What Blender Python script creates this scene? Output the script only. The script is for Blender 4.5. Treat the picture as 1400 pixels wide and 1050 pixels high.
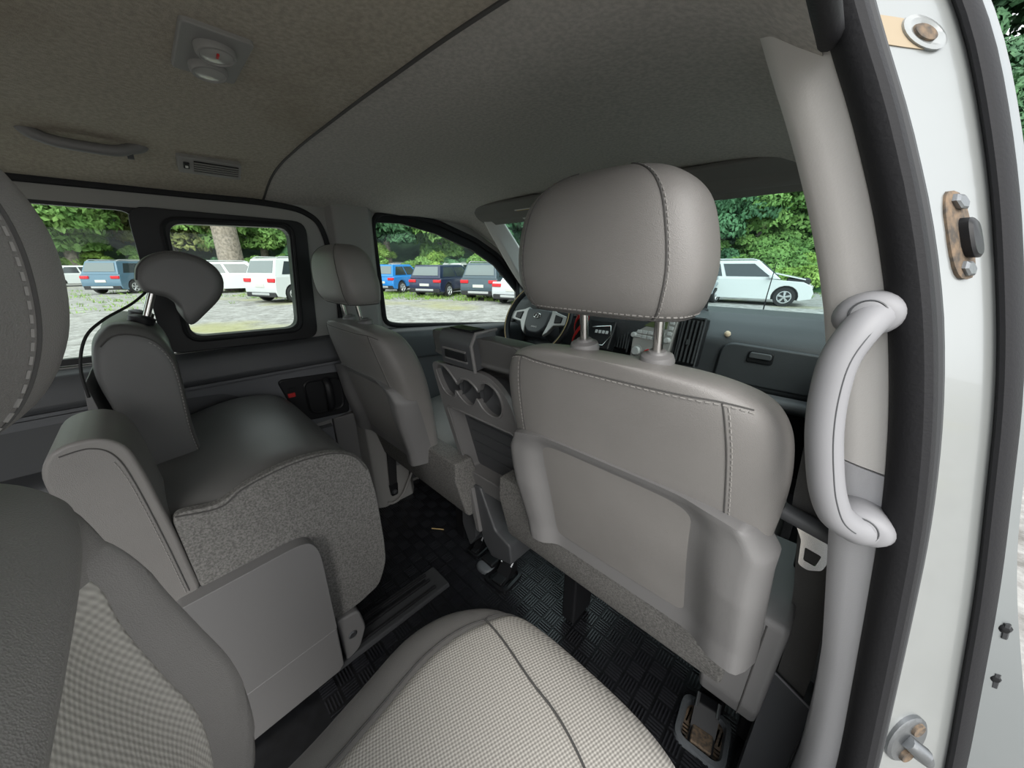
import bpy, bmesh, math, random
import numpy as np
from mathutils import Vector, Matrix

# ------------------------------------------------------------------ scene, camera, light
for o in list(bpy.data.objects):
    bpy.data.objects.remove(o)
scene = bpy.context.scene
COL = scene.collection
PI = math.pi
R = math.radians
random.seed(7)

cam_d = bpy.data.cameras.new('camera')
cam_d.sensor_width = 36.0
cam_d.lens = 470.0 / 1400.0 * 36.0
cam_d.clip_start = 0.01
cam_d.clip_end = 400
cam = bpy.data.objects.new('camera', cam_d)
cam.location = (0.67, 0.0, 1.05)
cam.rotation_euler = (R(90) - math.atan(163 / 470.0), 0, R(44.2))
COL.objects.link(cam)
scene.camera = cam

world = bpy.data.worlds.new('overcast_sky')
scene.world = world
world.use_nodes = True
wn = world.node_tree.nodes
wl = world.node_tree.links
bg = wn['Background']
tc = wn.new('ShaderNodeTexCoord')
nz = wn.new('ShaderNodeTexNoise'); nz.inputs['Scale'].default_value = 2.2; nz.inputs['Detail'].default_value = 5
cr = wn.new('ShaderNodeValToRGB')
cr.color_ramp.elements[0].position = 0.3; cr.color_ramp.elements[0].color = (0.78, 0.83, 0.88, 1)
cr.color_ramp.elements[1].position = 0.7; cr.color_ramp.elements[1].color = (1.0, 1.0, 1.0, 1)
wl.new(tc.outputs['Generated'], nz.inputs['Vector'])
wl.new(nz.outputs['Fac'], cr.inputs['Fac'])
wl.new(cr.outputs['Color'], bg.inputs['Color'])
bg.inputs['Strength'].default_value = 1.2

sun_d = bpy.data.lights.new('soft_sun', 'SUN')
sun_d.energy = 2.0
sun_d.angle = R(45)
sun_d.color = (1.0, 0.97, 0.92)
sun = bpy.data.objects.new('soft_sun', sun_d)
sun.rotation_euler = Vector((-.60, .50, -.58)).to_track_quat('-Z', 'Y').to_euler()     # from the right rear, above
COL.objects.link(sun)

vs = scene.view_settings
vs.view_transform = 'Standard'
vs.look = 'None'
vs.gamma = 1.0
vs.use_curve_mapping = False
vs.exposure = 0.76

GZ = -0.45      # ground level below the van floor

# ------------------------------------------------------------------ materials
MATS = {}
def mat(name, col, rough=0.55, metal=0.0, spec=0.5, bump=None, var=None, coat=0.0, weave=None):
    m = bpy.data.materials.new(name); m.use_nodes = True
    nt = m.node_tree; n = nt.nodes; l = nt.links
    b = n['Principled BSDF']
    b.inputs['Base Color'].default_value = (*col, 1)
    b.inputs['Roughness'].default_value = rough
    b.inputs['Metallic'].default_value = metal
    b.inputs['Specular IOR Level'].default_value = spec
    b.inputs['Coat Weight'].default_value = coat
    t = n.new('ShaderNodeTexCoord')
    last = None
    if var:
        nn = n.new('ShaderNodeTexNoise'); nn.inputs['Scale'].default_value = var[0]; nn.inputs['Detail'].default_value = 6
        l.new(t.outputs['Object'], nn.inputs['Vector'])
        r = n.new('ShaderNodeValToRGB')
        c2 = var[2] if len(var) > 2 else tuple(c * (1 - var[1]) for c in col)
        c1 = tuple(min(1, c * (1 + var[1] * .6)) for c in col) if len(var) < 3 else col
        r.color_ramp.elements[0].position = 0.35; r.color_ramp.elements[0].color = (*c2, 1)
        r.color_ramp.elements[1].position = 0.65; r.color_ramp.elements[1].color = (*c1, 1)
        l.new(nn.outputs['Fac'], r.inputs['Fac'])
        last = r.outputs['Color']
        l.new(last, b.inputs['Base Color'])
    if bump:
        kind, sc, st = bump[:3]
        if kind == 'noise':
            x = n.new('ShaderNodeTexNoise'); x.inputs['Scale'].default_value = sc; x.inputs['Detail'].default_value = 4
            out = x.outputs['Fac']
        else:
            x = n.new('ShaderNodeTexVoronoi'); x.inputs['Scale'].default_value = sc
            out = x.outputs['Distance']
        l.new(t.outputs['Object'], x.inputs['Vector'])
        bp = n.new('ShaderNodeBump'); bp.inputs['Strength'].default_value = st; bp.inputs['Distance'].default_value = 0.002
        l.new(out, bp.inputs['Height'])
        l.new(bp.outputs['Normal'], b.inputs['Normal'])
    if weave:
        k, dark = weave
        sp = n.new('ShaderNodeSeparateXYZ'); l.new(t.outputs['Object'], sp.inputs[0])
        def mm(op, a, bv=None):
            q = n.new('ShaderNodeMath'); q.operation = op
            for i, v in enumerate((a, bv)):
                if v is None: continue
                if isinstance(v, (int, float)): q.inputs[i].default_value = v
                else: l.new(v, q.inputs[i])
            return q.outputs[0]
        yz = mm('ADD', sp.outputs['Y'], sp.outputs['Z'])
        s1 = mm('SINE', mm('MULTIPLY', mm('ADD', sp.outputs['X'], mm('MULTIPLY', yz, 0.5)), k))
        s2 = mm('SINE', mm('MULTIPLY', mm('SUBTRACT', yz, mm('MULTIPLY', sp.outputs['X'], 0.5)), k))
        h = mm('ADD', mm('MULTIPLY', mm('MULTIPLY', s1, s2), 0.5), 0.5)
        mx = n.new('ShaderNodeMix'); mx.data_type = 'RGBA'
        mx.inputs[6].default_value = (*dark, 1); mx.inputs[7].default_value = (*col, 1)
        l.new(h, mx.inputs[0]); l.new(mx.outputs[2], b.inputs['Base Color'])
        bp = n.new('ShaderNodeBump'); bp.inputs['Strength'].default_value = 0.5; bp.inputs['Distance'].default_value = 0.0012
        l.new(h, bp.inputs['Height']); l.new(bp.outputs['Normal'], b.inputs['Normal'])
    MATS[name] = m
    return m

def glass_mat(name, tint, refl=0.05):
    m = bpy.data.materials.new(name); m.use_nodes = True
    n = m.node_tree.nodes; l = m.node_tree.links
    n.remove(n['Principled BSDF'])
    tr = n.new('ShaderNodeBsdfTransparent'); tr.inputs['Color'].default_value = (*tint, 1)
    gl = n.new('ShaderNodeBsdfGlossy'); gl.inputs['Roughness'].default_value = 0.02
    mx = n.new('ShaderNodeMixShader'); mx.inputs['Fac'].default_value = refl
    l.new(tr.outputs[0], mx.inputs[1]); l.new(gl.outputs[0], mx.inputs[2])
    l.new(mx.outputs[0], n['Material Output'].inputs['Surface'])
    MATS[name] = m
    return m

mat('leather', (0.215, 0.206, 0.198), 0.42, bump=('voronoi', 1000, 0.20), var=(5, 0.08))
mat('leather_dark', (0.11, 0.11, 0.108), 0.38, bump=('voronoi', 1000, 0.15), var=(5, 0.08))  # darker copy of leather, holds the shade of the backlit window seat
mat('thread', (0.27, 0.26, 0.248), 0.8)
mat('seam', (0.07, 0.068, 0.066), 0.8)
mat('fabric', (0.55, 0.525, 0.48), 0.9, spec=0.2, weave=(1000, (0.27, 0.255, 0.235)))
mat('rib_fabric', (0.50, 0.48, 0.44), 0.9, spec=0.2, weave=(800, (0.34, 0.325, 0.30)))
mat('felt', (0.19, 0.186, 0.178), 0.95, spec=0.1, bump=('noise', 420, 0.9), var=(260, 0.35))
mat('plastic', (0.175, 0.172, 0.172), 0.48, bump=('noise', 500, 0.12))
mat('plastic_dark', (0.075, 0.078, 0.083), 0.45, bump=('noise', 500, 0.12))
mat('plastic_panel', (0.13, 0.135, 0.145), 0.5, bump=('noise', 500, 0.12))
mat('plastic_light', (0.64, 0.62, 0.60), 0.55, bump=('noise', 600, 0.1))
mat('plastic_lower', (0.46, 0.46, 0.48), 0.5, bump=('noise', 600, 0.1))
mat('handle_grey', (0.27, 0.27, 0.283), 0.5)
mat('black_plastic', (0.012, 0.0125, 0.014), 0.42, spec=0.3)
mat('rubber', (0.016, 0.016, 0.018), 0.65, spec=0.25, bump=('noise', 300, 0.2))
mat('rubber_grey', (0.05, 0.052, 0.055), 0.6, spec=0.3)
mat('mat_ridge', (0.022, 0.023, 0.027), 0.25)  # lighter than the mat, glints on the tread put into the colour
mat('mat_black', (0.007, 0.0075, 0.009), 0.42, var=(40, 0.4))
mat('headliner', (0.44, 0.40, 0.335), 0.95, spec=0.1, bump=('noise', 700, 0.5), var=(160, 0.16))
mat('headliner_front', (0.47, 0.445, 0.415), 0.95, spec=0.1, bump=('noise', 700, 0.5), var=(160, 0.14))
mat('visor', (0.19, 0.185, 0.175), 0.85, spec=0.1)
mat('trim_grey', (0.27, 0.265, 0.255), 0.6, bump=('noise', 500, 0.12))
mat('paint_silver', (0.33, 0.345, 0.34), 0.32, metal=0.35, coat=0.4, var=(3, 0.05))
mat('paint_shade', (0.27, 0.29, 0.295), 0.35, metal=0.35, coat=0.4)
mat('chrome', (0.75, 0.74, 0.72), 0.16, metal=1.0)
mat('steel', (0.24, 0.25, 0.26), 0.42, metal=0.9, bump=('noise', 120, 0.3))
mat('rust', (0.20, 0.14, 0.09), 0.85, var=(120, 0.5, (0.07, 0.06, 0.05)))
mat('stain', (0.36, 0.29, 0.20), 0.8)
mat('bracket', (0.11, 0.12, 0.13), 0.5, bump=('noise', 200, 0.5))
mat('dash', (0.045, 0.05, 0.055), 0.5, bump=('noise', 350, 0.35))
mat('dash_low', (0.06, 0.065, 0.07), 0.5)
mat('silver_plastic', (0.42, 0.42, 0.41), 0.35, metal=0.3)
mat('lcd', (0.10, 0.13, 0.05), 0.25)
mat('knob', (0.55, 0.56, 0.56), 0.3)
mat('cream', (0.62, 0.50, 0.36), 0.6)
mat('red', (0.55, 0.02, 0.02), 0.55)
mat('belt', (0.085, 0.083, 0.08), 0.85, bump=('noise', 500, 0.5))
mat('belt_black', (0.016, 0.016, 0.017), 0.85)
mat('yellow_label', (0.62, 0.42, 0.06), 0.6)
mat('white_label', (0.62, 0.62, 0.60), 0.6)
mat('ink', (0.02, 0.02, 0.02), 0.7)
mat('lens', (0.40, 0.40, 0.38), 0.2)
mat('straw', (0.62, 0.45, 0.20), 0.8)
mat('bark', (0.26, 0.22, 0.18), 0.95, bump=('noise', 9, 1.0), var=(8, 0.4))
mat('tyre', (0.02, 0.02, 0.021), 0.8)
mat('rim', (0.55, 0.56, 0.57), 0.35, metal=0.5)
mat('car_glass', (0.035, 0.045, 0.05), 0.06, spec=0.8)
mat('car_glass_sky', (0.16, 0.19, 0.195), 0.08, spec=0.8)  # paler glass, sky reflected in rear windows put into the colour
mat('car_black', (0.02, 0.02, 0.022), 0.5)
mat('tail_red', (0.60, 0.02, 0.03), 0.2)
mat('plate_white', (0.6, 0.6, 0.56), 0.5)
mat('cable', (0.012, 0.012, 0.012), 0.5)
glass_mat('window_glass', (0.90, 0.95, 0.93), 0.012)
glass_mat('windshield_glass', (0.82, 0.92, 0.92), 0.03)

def leaf_mat(name, c1, c2):
    m = bpy.data.materials.new(name); m.use_nodes = True
    n = m.node_tree.nodes; l = m.node_tree.links
    b = n['Principled BSDF']; b.inputs['Roughness'].default_value = 0.65; b.inputs['Specular IOR Level'].default_value = 0.25
    t = n.new('ShaderNodeTexCoord'); q = n.new('ShaderNodeTexNoise'); q.inputs['Scale'].default_value = 0.9; q.inputs['Detail'].default_value = 6
    l.new(t.outputs['Object'], q.inputs['Vector'])
    r = n.new('ShaderNodeValToRGB')
    r.color_ramp.elements[0].position = 0.33; r.color_ramp.elements[0].color = (*c1, 1)
    r.color_ramp.elements[1].position = 0.68; r.color_ramp.elements[1].color = (*c2, 1)
    l.new(q.outputs['Fac'], r.inputs['Fac']); l.new(r.outputs['Color'], b.inputs['Base Color'])
    MATS[name] = m
leaf_mat('leaf_dark', (0.05, 0.125, 0.062), (0.115, 0.25, 0.115))
leaf_mat('leaf_mid', (0.10, 0.21, 0.055), (0.22, 0.37, 0.10))
leaf_mat('leaf_bright', (0.15, 0.27, 0.045), (0.31, 0.46, 0.11))
m_ = MATS['headliner']; n_ = m_.node_tree.nodes; l_ = m_.node_tree.links
b_ = n_['Principled BSDF']; src = b_.inputs['Base Color'].links[0].from_socket
t_ = n_.new('ShaderNodeTexCoord'); q_ = n_.new('ShaderNodeTexNoise'); q_.inputs['Scale'].default_value = 3.0; q_.inputs['Detail'].default_value = 3
l_.new(t_.outputs['Object'], q_.inputs['Vector'])
r_ = n_.new('ShaderNodeValToRGB'); r_.color_ramp.elements[0].position = .52; r_.color_ramp.elements[0].color = (0, 0, 0, 1); r_.color_ramp.elements[1].position = .75; r_.color_ramp.elements[1].color = (.55, .55, .55, 1)
l_.new(q_.outputs['Fac'], r_.inputs['Fac'])
x_ = n_.new('ShaderNodeMix'); x_.data_type = 'RGBA'; x_.inputs[7].default_value = (.22, .165, .11, 1)
l_.new(r_.outputs['Color'], x_.inputs[0]); l_.new(src, x_.inputs[6]); l_.new(x_.outputs[2], b_.inputs['Base Color'])
leaf_mat('leaf_olive', (0.15, 0.19, 0.06), (0.30, 0.33, 0.12))

def ground_mat():
    m = bpy.data.materials.new('gravel'); m.use_nodes = True
    n = m.node_tree.nodes; l = m.node_tree.links
    b = n['Principled BSDF']; b.inputs['Roughness'].default_value = 0.95
    t = n.new('ShaderNodeTexCoord')
    q = n.new('ShaderNodeTexNoise'); q.inputs['Scale'].default_value = 3.5; q.inputs['Detail'].default_value = 10; q.inputs['Roughness'].default_value = 0.8
    l.new(t.outputs['Object'], q.inputs['Vector'])
    r = n.new('ShaderNodeValToRGB')
    r.color_ramp.elements[0].position = 0.36; r.color_ramp.elements[0].color = (0.16, 0.152, 0.14, 1)
    r.color_ramp.elements[1].position = 0.62; r.color_ramp.elements[1].color = (0.43, 0.425, 0.41, 1)
    l.new(q.outputs['Fac'], r.inputs['Fac'])
    g = n.new('ShaderNodeTexNoise'); g.inputs['Scale'].default_value = 0.22; g.inputs['Detail'].default_value = 5
    l.new(t.outputs['Object'], g.inputs['Vector'])
    gr = n.new('ShaderNodeValToRGB')
    gr.color_ramp.elements[0].position = 0.56; gr.color_ramp.elements[0].color = (0, 0, 0, 1)
    gr.color_ramp.elements[1].position = 0.66; gr.color_ramp.elements[1].color = (0.7, 0.7, 0.7, 1)
    l.new(g.outputs['Fac'], gr.inputs['Fac'])
    mx = n.new('ShaderNodeMix'); mx.data_type = 'RGBA'
    mx.inputs[7].default_value = (0.32, 0.31, 0.11, 1)
    l.new(gr.outputs['Color'], mx.inputs[0]); l.new(r.outputs['Color'], mx.inputs[6])
    l.new(mx.outputs[2], b.inputs['Base Color'])
    MATS['gravel'] = m
ground_mat()

# ------------------------------------------------------------------ mesh helpers
def tag(o, label=None, cat=None, group=None, kind=None):
    if label: o['label'] = label
    if cat: o['category'] = cat
    if group: o['group'] = group
    if kind: o['kind'] = kind
    return o

def thing(name, label, cat, loc=(0, 0, 0), rz=0, group=None):
    o = bpy.data.objects.new(name, None); COL.objects.link(o)
    o.empty_display_size = 0.05
    o.location = loc; o.rotation_euler = (0, 0, rz)
    return tag(o, label, cat, group)

def copy_tree(o, parent=None, loc=None):
    c = o.copy(); COL.objects.link(c); c.parent = parent
    if loc is not None: c.location = loc
    for ch in list(o.children): copy_tree(ch, c)
    return c

class MB:
    def __init__(s): s.v = []; s.f = []
    def add(s, vs_, fs_):
        b = len(s.v); s.v += [tuple(p) for p in vs_]; s.f += [tuple(i + b for i in q) for q in fs_]; return s
    def box(s, lo, hi, M=None):
        x0, y0, z0 = lo; x1, y1, z1 = hi
        v = [(x0, y0, z0), (x1, y0, z0), (x1, y1, z0), (x0, y1, z0), (x0, y0, z1), (x1, y0, z1), (x1, y1, z1), (x0, y1, z1)]
        if M is not None: v = [M @ Vector(p) for p in v]
        return s.add(v, [(0, 3, 2, 1), (4, 5, 6, 7), (0, 1, 5, 4), (1, 2, 6, 5), (2, 3, 7, 6), (3, 0, 4, 7)])
    def loft(s, rings, cap=True, closed=True):
        n = len(rings[0]); v = [p for r in rings for p in r]; f = []
        for i in range(len(rings) - 1):
            for j in range(n if closed else n - 1):
                k = (j + 1) % n
                f.append((i * n + j, i * n + k, (i + 1) * n + k, (i + 1) * n + j))
        if cap and closed:
            f.append(tuple(reversed(range(n)))); f.append(tuple((len(rings) - 1) * n + j for j in range(n)))
        return s.add(v, f)
    def prism(s, poly, axis, a, b):
        def P(q, c):
            if axis == 'x': return (c, q[0], q[1])
            if axis == 'y': return (q[0], c, q[1])
            return (q[0], q[1], c)
        return s.loft([[P(q, a) for q in poly], [P(q, b) for q in poly]])
    def tube(s, pts, r, n=8, closed=False, flat=None):
        P = [Vector(p) for p in pts]; m = len(P); rings = []
        up = Vector((0, 0, 1)); prev = None
        for i in range(m):
            if closed: d = P[(i + 1) % m] - P[i - 1]
            else: d = P[min(i + 1, m - 1)] - P[max(i - 1, 0)]
            if d.length < 1e-9: d = Vector((0, 0, 1))
            d.normalize()
            a = prev if prev is not None else (up if abs(d.z) < 0.9 else Vector((1, 0, 0)))
            e1 = (a - d * a.dot(d))
            if e1.length < 1e-6: e1 = d.orthogonal()
            e1.normalize(); e2 = d.cross(e1); prev = e1
            rr = r[i] if isinstance(r, (list, tuple)) else r
            k = flat or 1.0
            rings.append([P[i] + e1 * (rr * math.cos(2 * PI * j / n)) + e2 * (rr * k * math.sin(2 * PI * j / n)) for j in range(n)])
        if closed: rings.append(rings[0]); return s.loft(rings, cap=False)
        return s.loft(rings)
    def lathe(s, prof, c, axis, n=24):
        ax = Vector(axis).normalized(); e1 = ax.orthogonal().normalized(); e2 = ax.cross(e1); c = Vector(c)
        return s.loft([[c + ax * h + (e1 * math.cos(2 * PI * j / n) + e2 * math.sin(2 * PI * j / n)) * max(r, 1e-4) for j in range(n)] for r, h in prof])
    def build(s, name, m, parent=None, bevel=0, seg=3, angle=32, sub=0, smooth=True):
        me = bpy.data.meshes.new(name); me.from_pydata(s.v, [], s.f); me.update()
        bm = bmesh.new(); bm.from_mesh(me); bmesh.ops.recalc_face_normals(bm, faces=bm.faces); bm.to_mesh(me); bm.free()
        me.materials.append(MATS[m] if isinstance(m, str) else m)
        o = bpy.data.objects.new(name, me); COL.objects.link(o)
        if smooth:
            me.polygons.foreach_set('use_smooth', [True] * len(me.polygons))
            me.set_sharp_from_angle(angle=R(angle))
        if bevel:
            md = o.modifiers.new('bevel', 'BEVEL'); md.width = bevel; md.segments = seg; md.limit_method = 'ANGLE'; md.angle_limit = R(32)
            md.harden_normals = True
            me.set_sharp_from_angle(angle=R(180)) if smooth else None
        if sub:
            md = o.modifiers.new('smooth', 'SUBSURF'); md.levels = sub; md.render_levels = sub
        if parent is not None: o.parent = parent
        return o

def crom(a, t):
    """Catmull-Rom through rows of a, t in 0..1"""
    n = len(a) - 1; x = min(max(t, 0), 1) * n; i = min(int(x), n - 1); u = x - i
    p1 = a[i]; p2 = a[i + 1]; p0 = a[i - 1] if i > 0 else p1; p3 = a[i + 2] if i + 2 <= n else p2
    return 0.5 * ((2 * p1) + (-p0 + p2) * u + (2 * p0 - 5 * p1 + 4 * p2 - p3) * u * u + (-p0 + 3 * p1 - 3 * p2 + p3) * u ** 3)

def smooth_path(pts, n=40, closed=False):
    a = np.array(pts, float)
    if closed: a = np.vstack([a, a[:1]])
    return [tuple(crom(a, i / (n - 1))) for i in range(n if not closed else n - 1)]

class Soft:
    """padded body: super-ellipse sections (cx,cy,cz,half_u,half_v,exponent) joined along a path"""
    def __init__(s, secs, U=(1, 0, 0), V=(0, 1, 0), nu=64, nv=44):
        s.a = np.array(secs, float); s.U = np.array(U, float); s.V = np.array(V, float); s.nu = nu; s.nv = nv
    def raw(s, u, v):
        q = crom(s.a, v); c = math.cos(R(u)); d = math.sin(R(u)); e = 2.0 / q[5]
        return q[:3] + s.U * (max(q[3], 1e-4) * math.copysign(abs(c) ** e, c)) + s.V * (max(q[4], 1e-4) * math.copysign(abs(d) ** e, d))
    def pt(s, u, v, off=0.0):
        p = s.raw(u, v)
        if off:
            v0, v1 = max(v - .01, 0), min(v + .01, 1)
            n = np.cross(s.raw(u + 2, v) - s.raw(u - 2, v), s.raw(u, v1) - s.raw(u, v0))
            L = np.linalg.norm(n)
            if L > 1e-12:
                n = n / L
                if np.dot(n, p - crom(s.a, v)[:3]) < 0: n = -n
                p = p + n * off
        return p
    def u_at(s, dx, v, rear=True):
        q = crom(s.a, v); c = min(1, abs(dx) / q[3]) ** (q[5] / 2); u = math.degrees(math.acos(c))
        u = u if dx > 0 else 180 - u
        return -u if rear else u
    def mesh(s, name, m, parent=None):
        b = MB(); b.loft([[s.raw(360 * j / s.nu, i / s.nv) for j in range(s.nu)] for i in range(s.nv + 1)])
        return b.build(name, m, parent, angle=60)
    def patch(s, u0, u1, v0, v1, off, name, m, parent=None, nu=30, nv=30, edge=0.12):
        f = lambda q, t: q(t) if callable(q) else q
        top = []; 
        for i in range(nv + 1):
            row = []
            tv = i / nv; v = v0 + (v1 - v0) * tv
            a, c = f(u0, tv), f(u1, tv)
            for j in range(nu + 1):
                tu = j / nu; k = min(tu, 1 - tu, tv, 1 - tv) / edge; k = min(k, 1); k = 1 - (1 - k) ** 2
                row.append(s.pt(a + (c - a) * tu, v, -0.004 + (off + 0.004) * k))
            top.append(row)
        b = MB(); n = nu + 1
        b.loft(top, cap=False, closed=False)
        base = [[s.pt(f(u0, i / nv) + (f(u1, i / nv) - f(u0, i / nv)) * j / nu, v0 + (v1 - v0) * i / nv, -0.009) for j in range(n)] for i in range(nv + 1)]
        b.loft(base, cap=False, closed=False)
        N = (nv + 1) * n
        for j in range(nu):
            b.f.append((j, j + 1, N + j + 1, N + j)); q = nv * n; b.f.append((q + j, q + j + 1, N + q + j + 1, N + q + j))
        for i in range(nv):
            b.f.append((i * n, (i + 1) * n, N + (i + 1) * n, N + i * n)); b.f.append((i * n + nu, (i + 1) * n + nu, N + (i + 1) * n + nu, N + i * n + nu))
        return b.build(name, m, parent, angle=60)
    def line(s, path, n=50, off=0.0):
        a = np.array(path, float)
        return [s.pt(*crom(a, i / (n - 1)), off) for i in range(n)]

def seam(pts, parent, name='seam', m='seam', r=0.0010):
    return MB().tube(pts, r, 6).build(name, m, parent)

def stitches(pts, parent, name='stitching', m='thread', step=0.0085, r=0.0009, fill=0.62):
    P = [Vector(p) for p in pts]; b = MB()
    L = [0]
    for i in range(1, len(P)): L.append(L[-1] + (P[i] - P[i - 1]).length)
    def at(d):
        for i in range(1, len(P)):
            if L[i] >= d: return P[i - 1].lerp(P[i], (d - L[i - 1]) / max(L[i] - L[i - 1], 1e-9))
        return P[-1]
    d = 0
    while d + step < L[-1]:
        b.tube([at(d), at(d + step * fill)], r, 5); d += step
    o = b.build(name, m, parent)
    return o

def plate_holes(outer, holes, mapf, thick_vec, name, m, parent=None, bevel=0):
    """flat outline with real openings, thickness along thick_vec; mapf turns (a,b) into a point"""
    bm = bmesh.new(); es = []
    for loop in [outer] + holes:
        vv = [bm.verts.new((p[0], p[1], 0)) for p in loop]
        for i in range(len(vv)): es.append(bm.edges.new((vv[i], vv[(i + 1) % len(vv)])))
    bmesh.ops.triangle_fill(bm, use_beauty=True, use_dissolve=False, edges=es)
    fs_ = list(bm.faces)
    for v in bm.verts: v.co = Vector(mapf(v.co.x, v.co.y))
    r = bmesh.ops.extrude_face_region(bm, geom=fs_)
    for g in r['geom']:
        if isinstance(g, bmesh.types.BMVert): g.co += Vector(thick_vec)
    bmesh.ops.recalc_face_normals(bm, faces=bm.faces)
    me = bpy.data.meshes.new(name); bm.to_mesh(me); bm.free()
    me.materials.append(MATS[m])
    o = bpy.data.objects.new(name, me); COL.objects.link(o)
    if bevel:
        md = o.modifiers.new('bevel', 'BEVEL'); md.width = bevel; md.segments = 2; md.limit_method = 'ANGLE'; md.angle_limit = R(50)
    if parent is not None: o.parent = parent
    return o

def round_poly(pts, r, n=5):
    """round the corners of a 2d polygon"""
    out = []; m = len(pts)
    for i in range(m):
        p = Vector(pts[i]).to_2d(); a = Vector(pts[i - 1]).to_2d(); c = Vector(pts[(i + 1) % m]).to_2d()
        rr = r[i] if isinstance(r, (list, tuple)) else r
        da = a - p; dc = c - p
        ta = min(rr, da.length * .49); tc_ = min(rr, dc.length * .49)
        A = p + da.normalized() * ta; B = p + dc.normalized() * tc_
        for k in range(n + 1):
            t = k / n
            q = A * (1 - t) ** 2 + p * 2 * t * (1 - t) + B * t * t
            out.append((q.x, q.y))
    return out

def text_mesh(body, size, M, name, m, parent, extrude=0.0003):
    cu = bpy.data.curves.new('t', 'FONT'); cu.body = body; cu.size = size; cu.align_x = 'CENTER'; cu.align_y = 'CENTER'; cu.extrude = extrude; cu.resolution_u = 3
    t = bpy.data.objects.new('t', cu); COL.objects.link(t)
    dg = bpy.context.evaluated_depsgraph_get(); dg.update()
    me = bpy.data.meshes.new_from_object(t.evaluated_get(dg))
    bpy.data.objects.remove(t); bpy.data.curves.remove(cu)
    me.transform(M); me.materials.clear(); me.materials.append(MATS[m]); me.name = name
    o = bpy.data.objects.new(name, me); COL.objects.link(o); o.parent = parent
    return o

def lerp(a, b, t): return a + (b - a) * t
def interp(tab, z):
    tab = sorted(tab)
    if z <= tab[0][0]: return tab[0][1]
    for (a, x), (b, y) in zip(tab, tab[1:]):
        if z <= b: return x + (y - x) * (z - a) / (b - a)
    return tab[-1][1]
def interp_s(tab, z):
    """smooth version"""
    return sum(interp(tab, z + d) for d in (-.05, -.025, 0, .025, .05)) / 5

# ================================================================== SETTING: the van's shell
S = 'structure'
# ---- ground and hillside
b = MB(); b.box((-130, -60, GZ - .3), (60, 130, GZ)); g = b.build('ground', 'gravel'); tag(g, kind=S, label='pale gravel parking ground outside the van')

# ---- floor with black rubber mat
b = MB(); b.box((-.80, -2.4, -.03), (.84, 1.95, 0)); floor = b.build('floor', 'mat_black', bevel=.004)
tag(floor, kind=S, label='black rubber floor mat with basketweave tread')
b = MB(); T = 0.043; nb = 5
for ix in range(-17, 18):
    for iy in range(2, 24):
        cx, cy = ix * T, iy * T
        for k in range(nb):
            o_ = (k - 2) * T / nb * .92
            l_, w_ = T * .42, .0016
            if (ix + iy) % 2: lo, hi = (cx - l_, cy + o_ - w_, -.001), (cx + l_, cy + o_ + w_, .0030)
            else: lo, hi = (cx + o_ - w_, cy - l_, -.001), (cx + o_ + w_, cy + l_, .0030)
            b.box(lo, hi)
tr = b.build('tread_ridges', 'mat_ridge', floor, smooth=False); tr['kind'] = 'stuff'

# ---- left wall: trim plate with window openings (y,z) at x=-.74
WX = -.74
DW = [(.675, .815), (.735, .797), (1.45, .722), (1.50, .80), (1.50, .975), (1.34, 1.10), (1.19, 1.168), (.98, 1.228), (.80, 1.252), (.70, 1.243), (.672, 1.20)]
DW = round_poly(DW, .03, 4)
SW_out = round_poly([(-.62, .805), (.40, .795), (.435, 1.19), (-.62, 1.195)], .045)
wall_outer = [(-2.4, 0), (1.95, 0), (1.95, .80), (1.50, .99), (1.36, 1.12), (1.20, 1.20), (1.05, 1.262), (.5, 1.262), (-2.4, 1.255)]
RW = round_poly([(-2.2, .81), (-.72, .805), (-.72, 1.195), (-2.2, 1.19)], .05)
wl_ = plate_holes(wall_outer, [DW, SW_out, RW], lambda a, c: (WX, a, c), (-.03, 0, 0), 'wall_left', 'trim_grey')
tag(wl_, kind=S, label='grey side wall trim of the van with window openings')
# black headliner edge line along the wall top, curving down the pillar
pts = smooth_path([(WX + .004, -.9, 1.232), (WX + .004, .1, 1.236), (WX + .004, .36, 1.232), (WX + .004, .45, 1.21), (WX + .004, .485, 1.16), (WX + .004, .497, 1.05), (WX + .004, .50, .9), (WX + .004, .49, .80)], 50)
o = MB().tube(pts, .009, 8, flat=.5).build('edge_seal', 'rubber', wl_)
# belt rail below the windows
b = MB(); prof = [(-.745, .70), (-.708, .70), (-.700, .715), (-.704, .755), (-.716, .785), (-.745, .80)]
b.prism(prof, 'y', -2.4, .49)
o = b.build('belt_rail', 'plastic_dark', wl_, bevel=.006)
b = MB(); b.prism([(-.745, .688), (-.712, .688), (-.712, .699), (-.745, .699)], 'y', -1.0, .49); b.build('belt_strip', 'plastic_panel', wl_)
# panel with curved cutout shape (lighter), the darker inset, armrest
frame_poly = round_poly([(-1.0, .452), (.195, .445), (.205, .46), (.44, .475), (.485, .49), (.485, .69), (-1.0, .69)], .02)
inset = round_poly([(-.9, .465), (.185, .462), (.19, .52), (.135, .655), (.02, .668), (-.9, .668)], [.01, .02, .05, .09, .06, .01], 7)
bez_poly = round_poly([(.285, .495), (.465, .48), (.468, .655), (.24, .67)], [.035, .02, .03, .025], 6)
plate_holes(frame_poly, [inset, bez_poly], lambda a, c: (-.712, a, c), (-.03, 0, 0), 'door_panel', 'plastic_panel', wl_, bevel=.004)
b = MB(); b.box((-.745, -1.0, .44), (-.726, .21, .69)); b.build('panel_inset', 'plastic_dark', wl_)
b = MB(); b.prism(round_poly([(-.74, .452), (-.672, .462), (-.655, .50), (-.668, .535), (-.74, .552)], .018, 5), 'y', -.7, .19)
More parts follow.
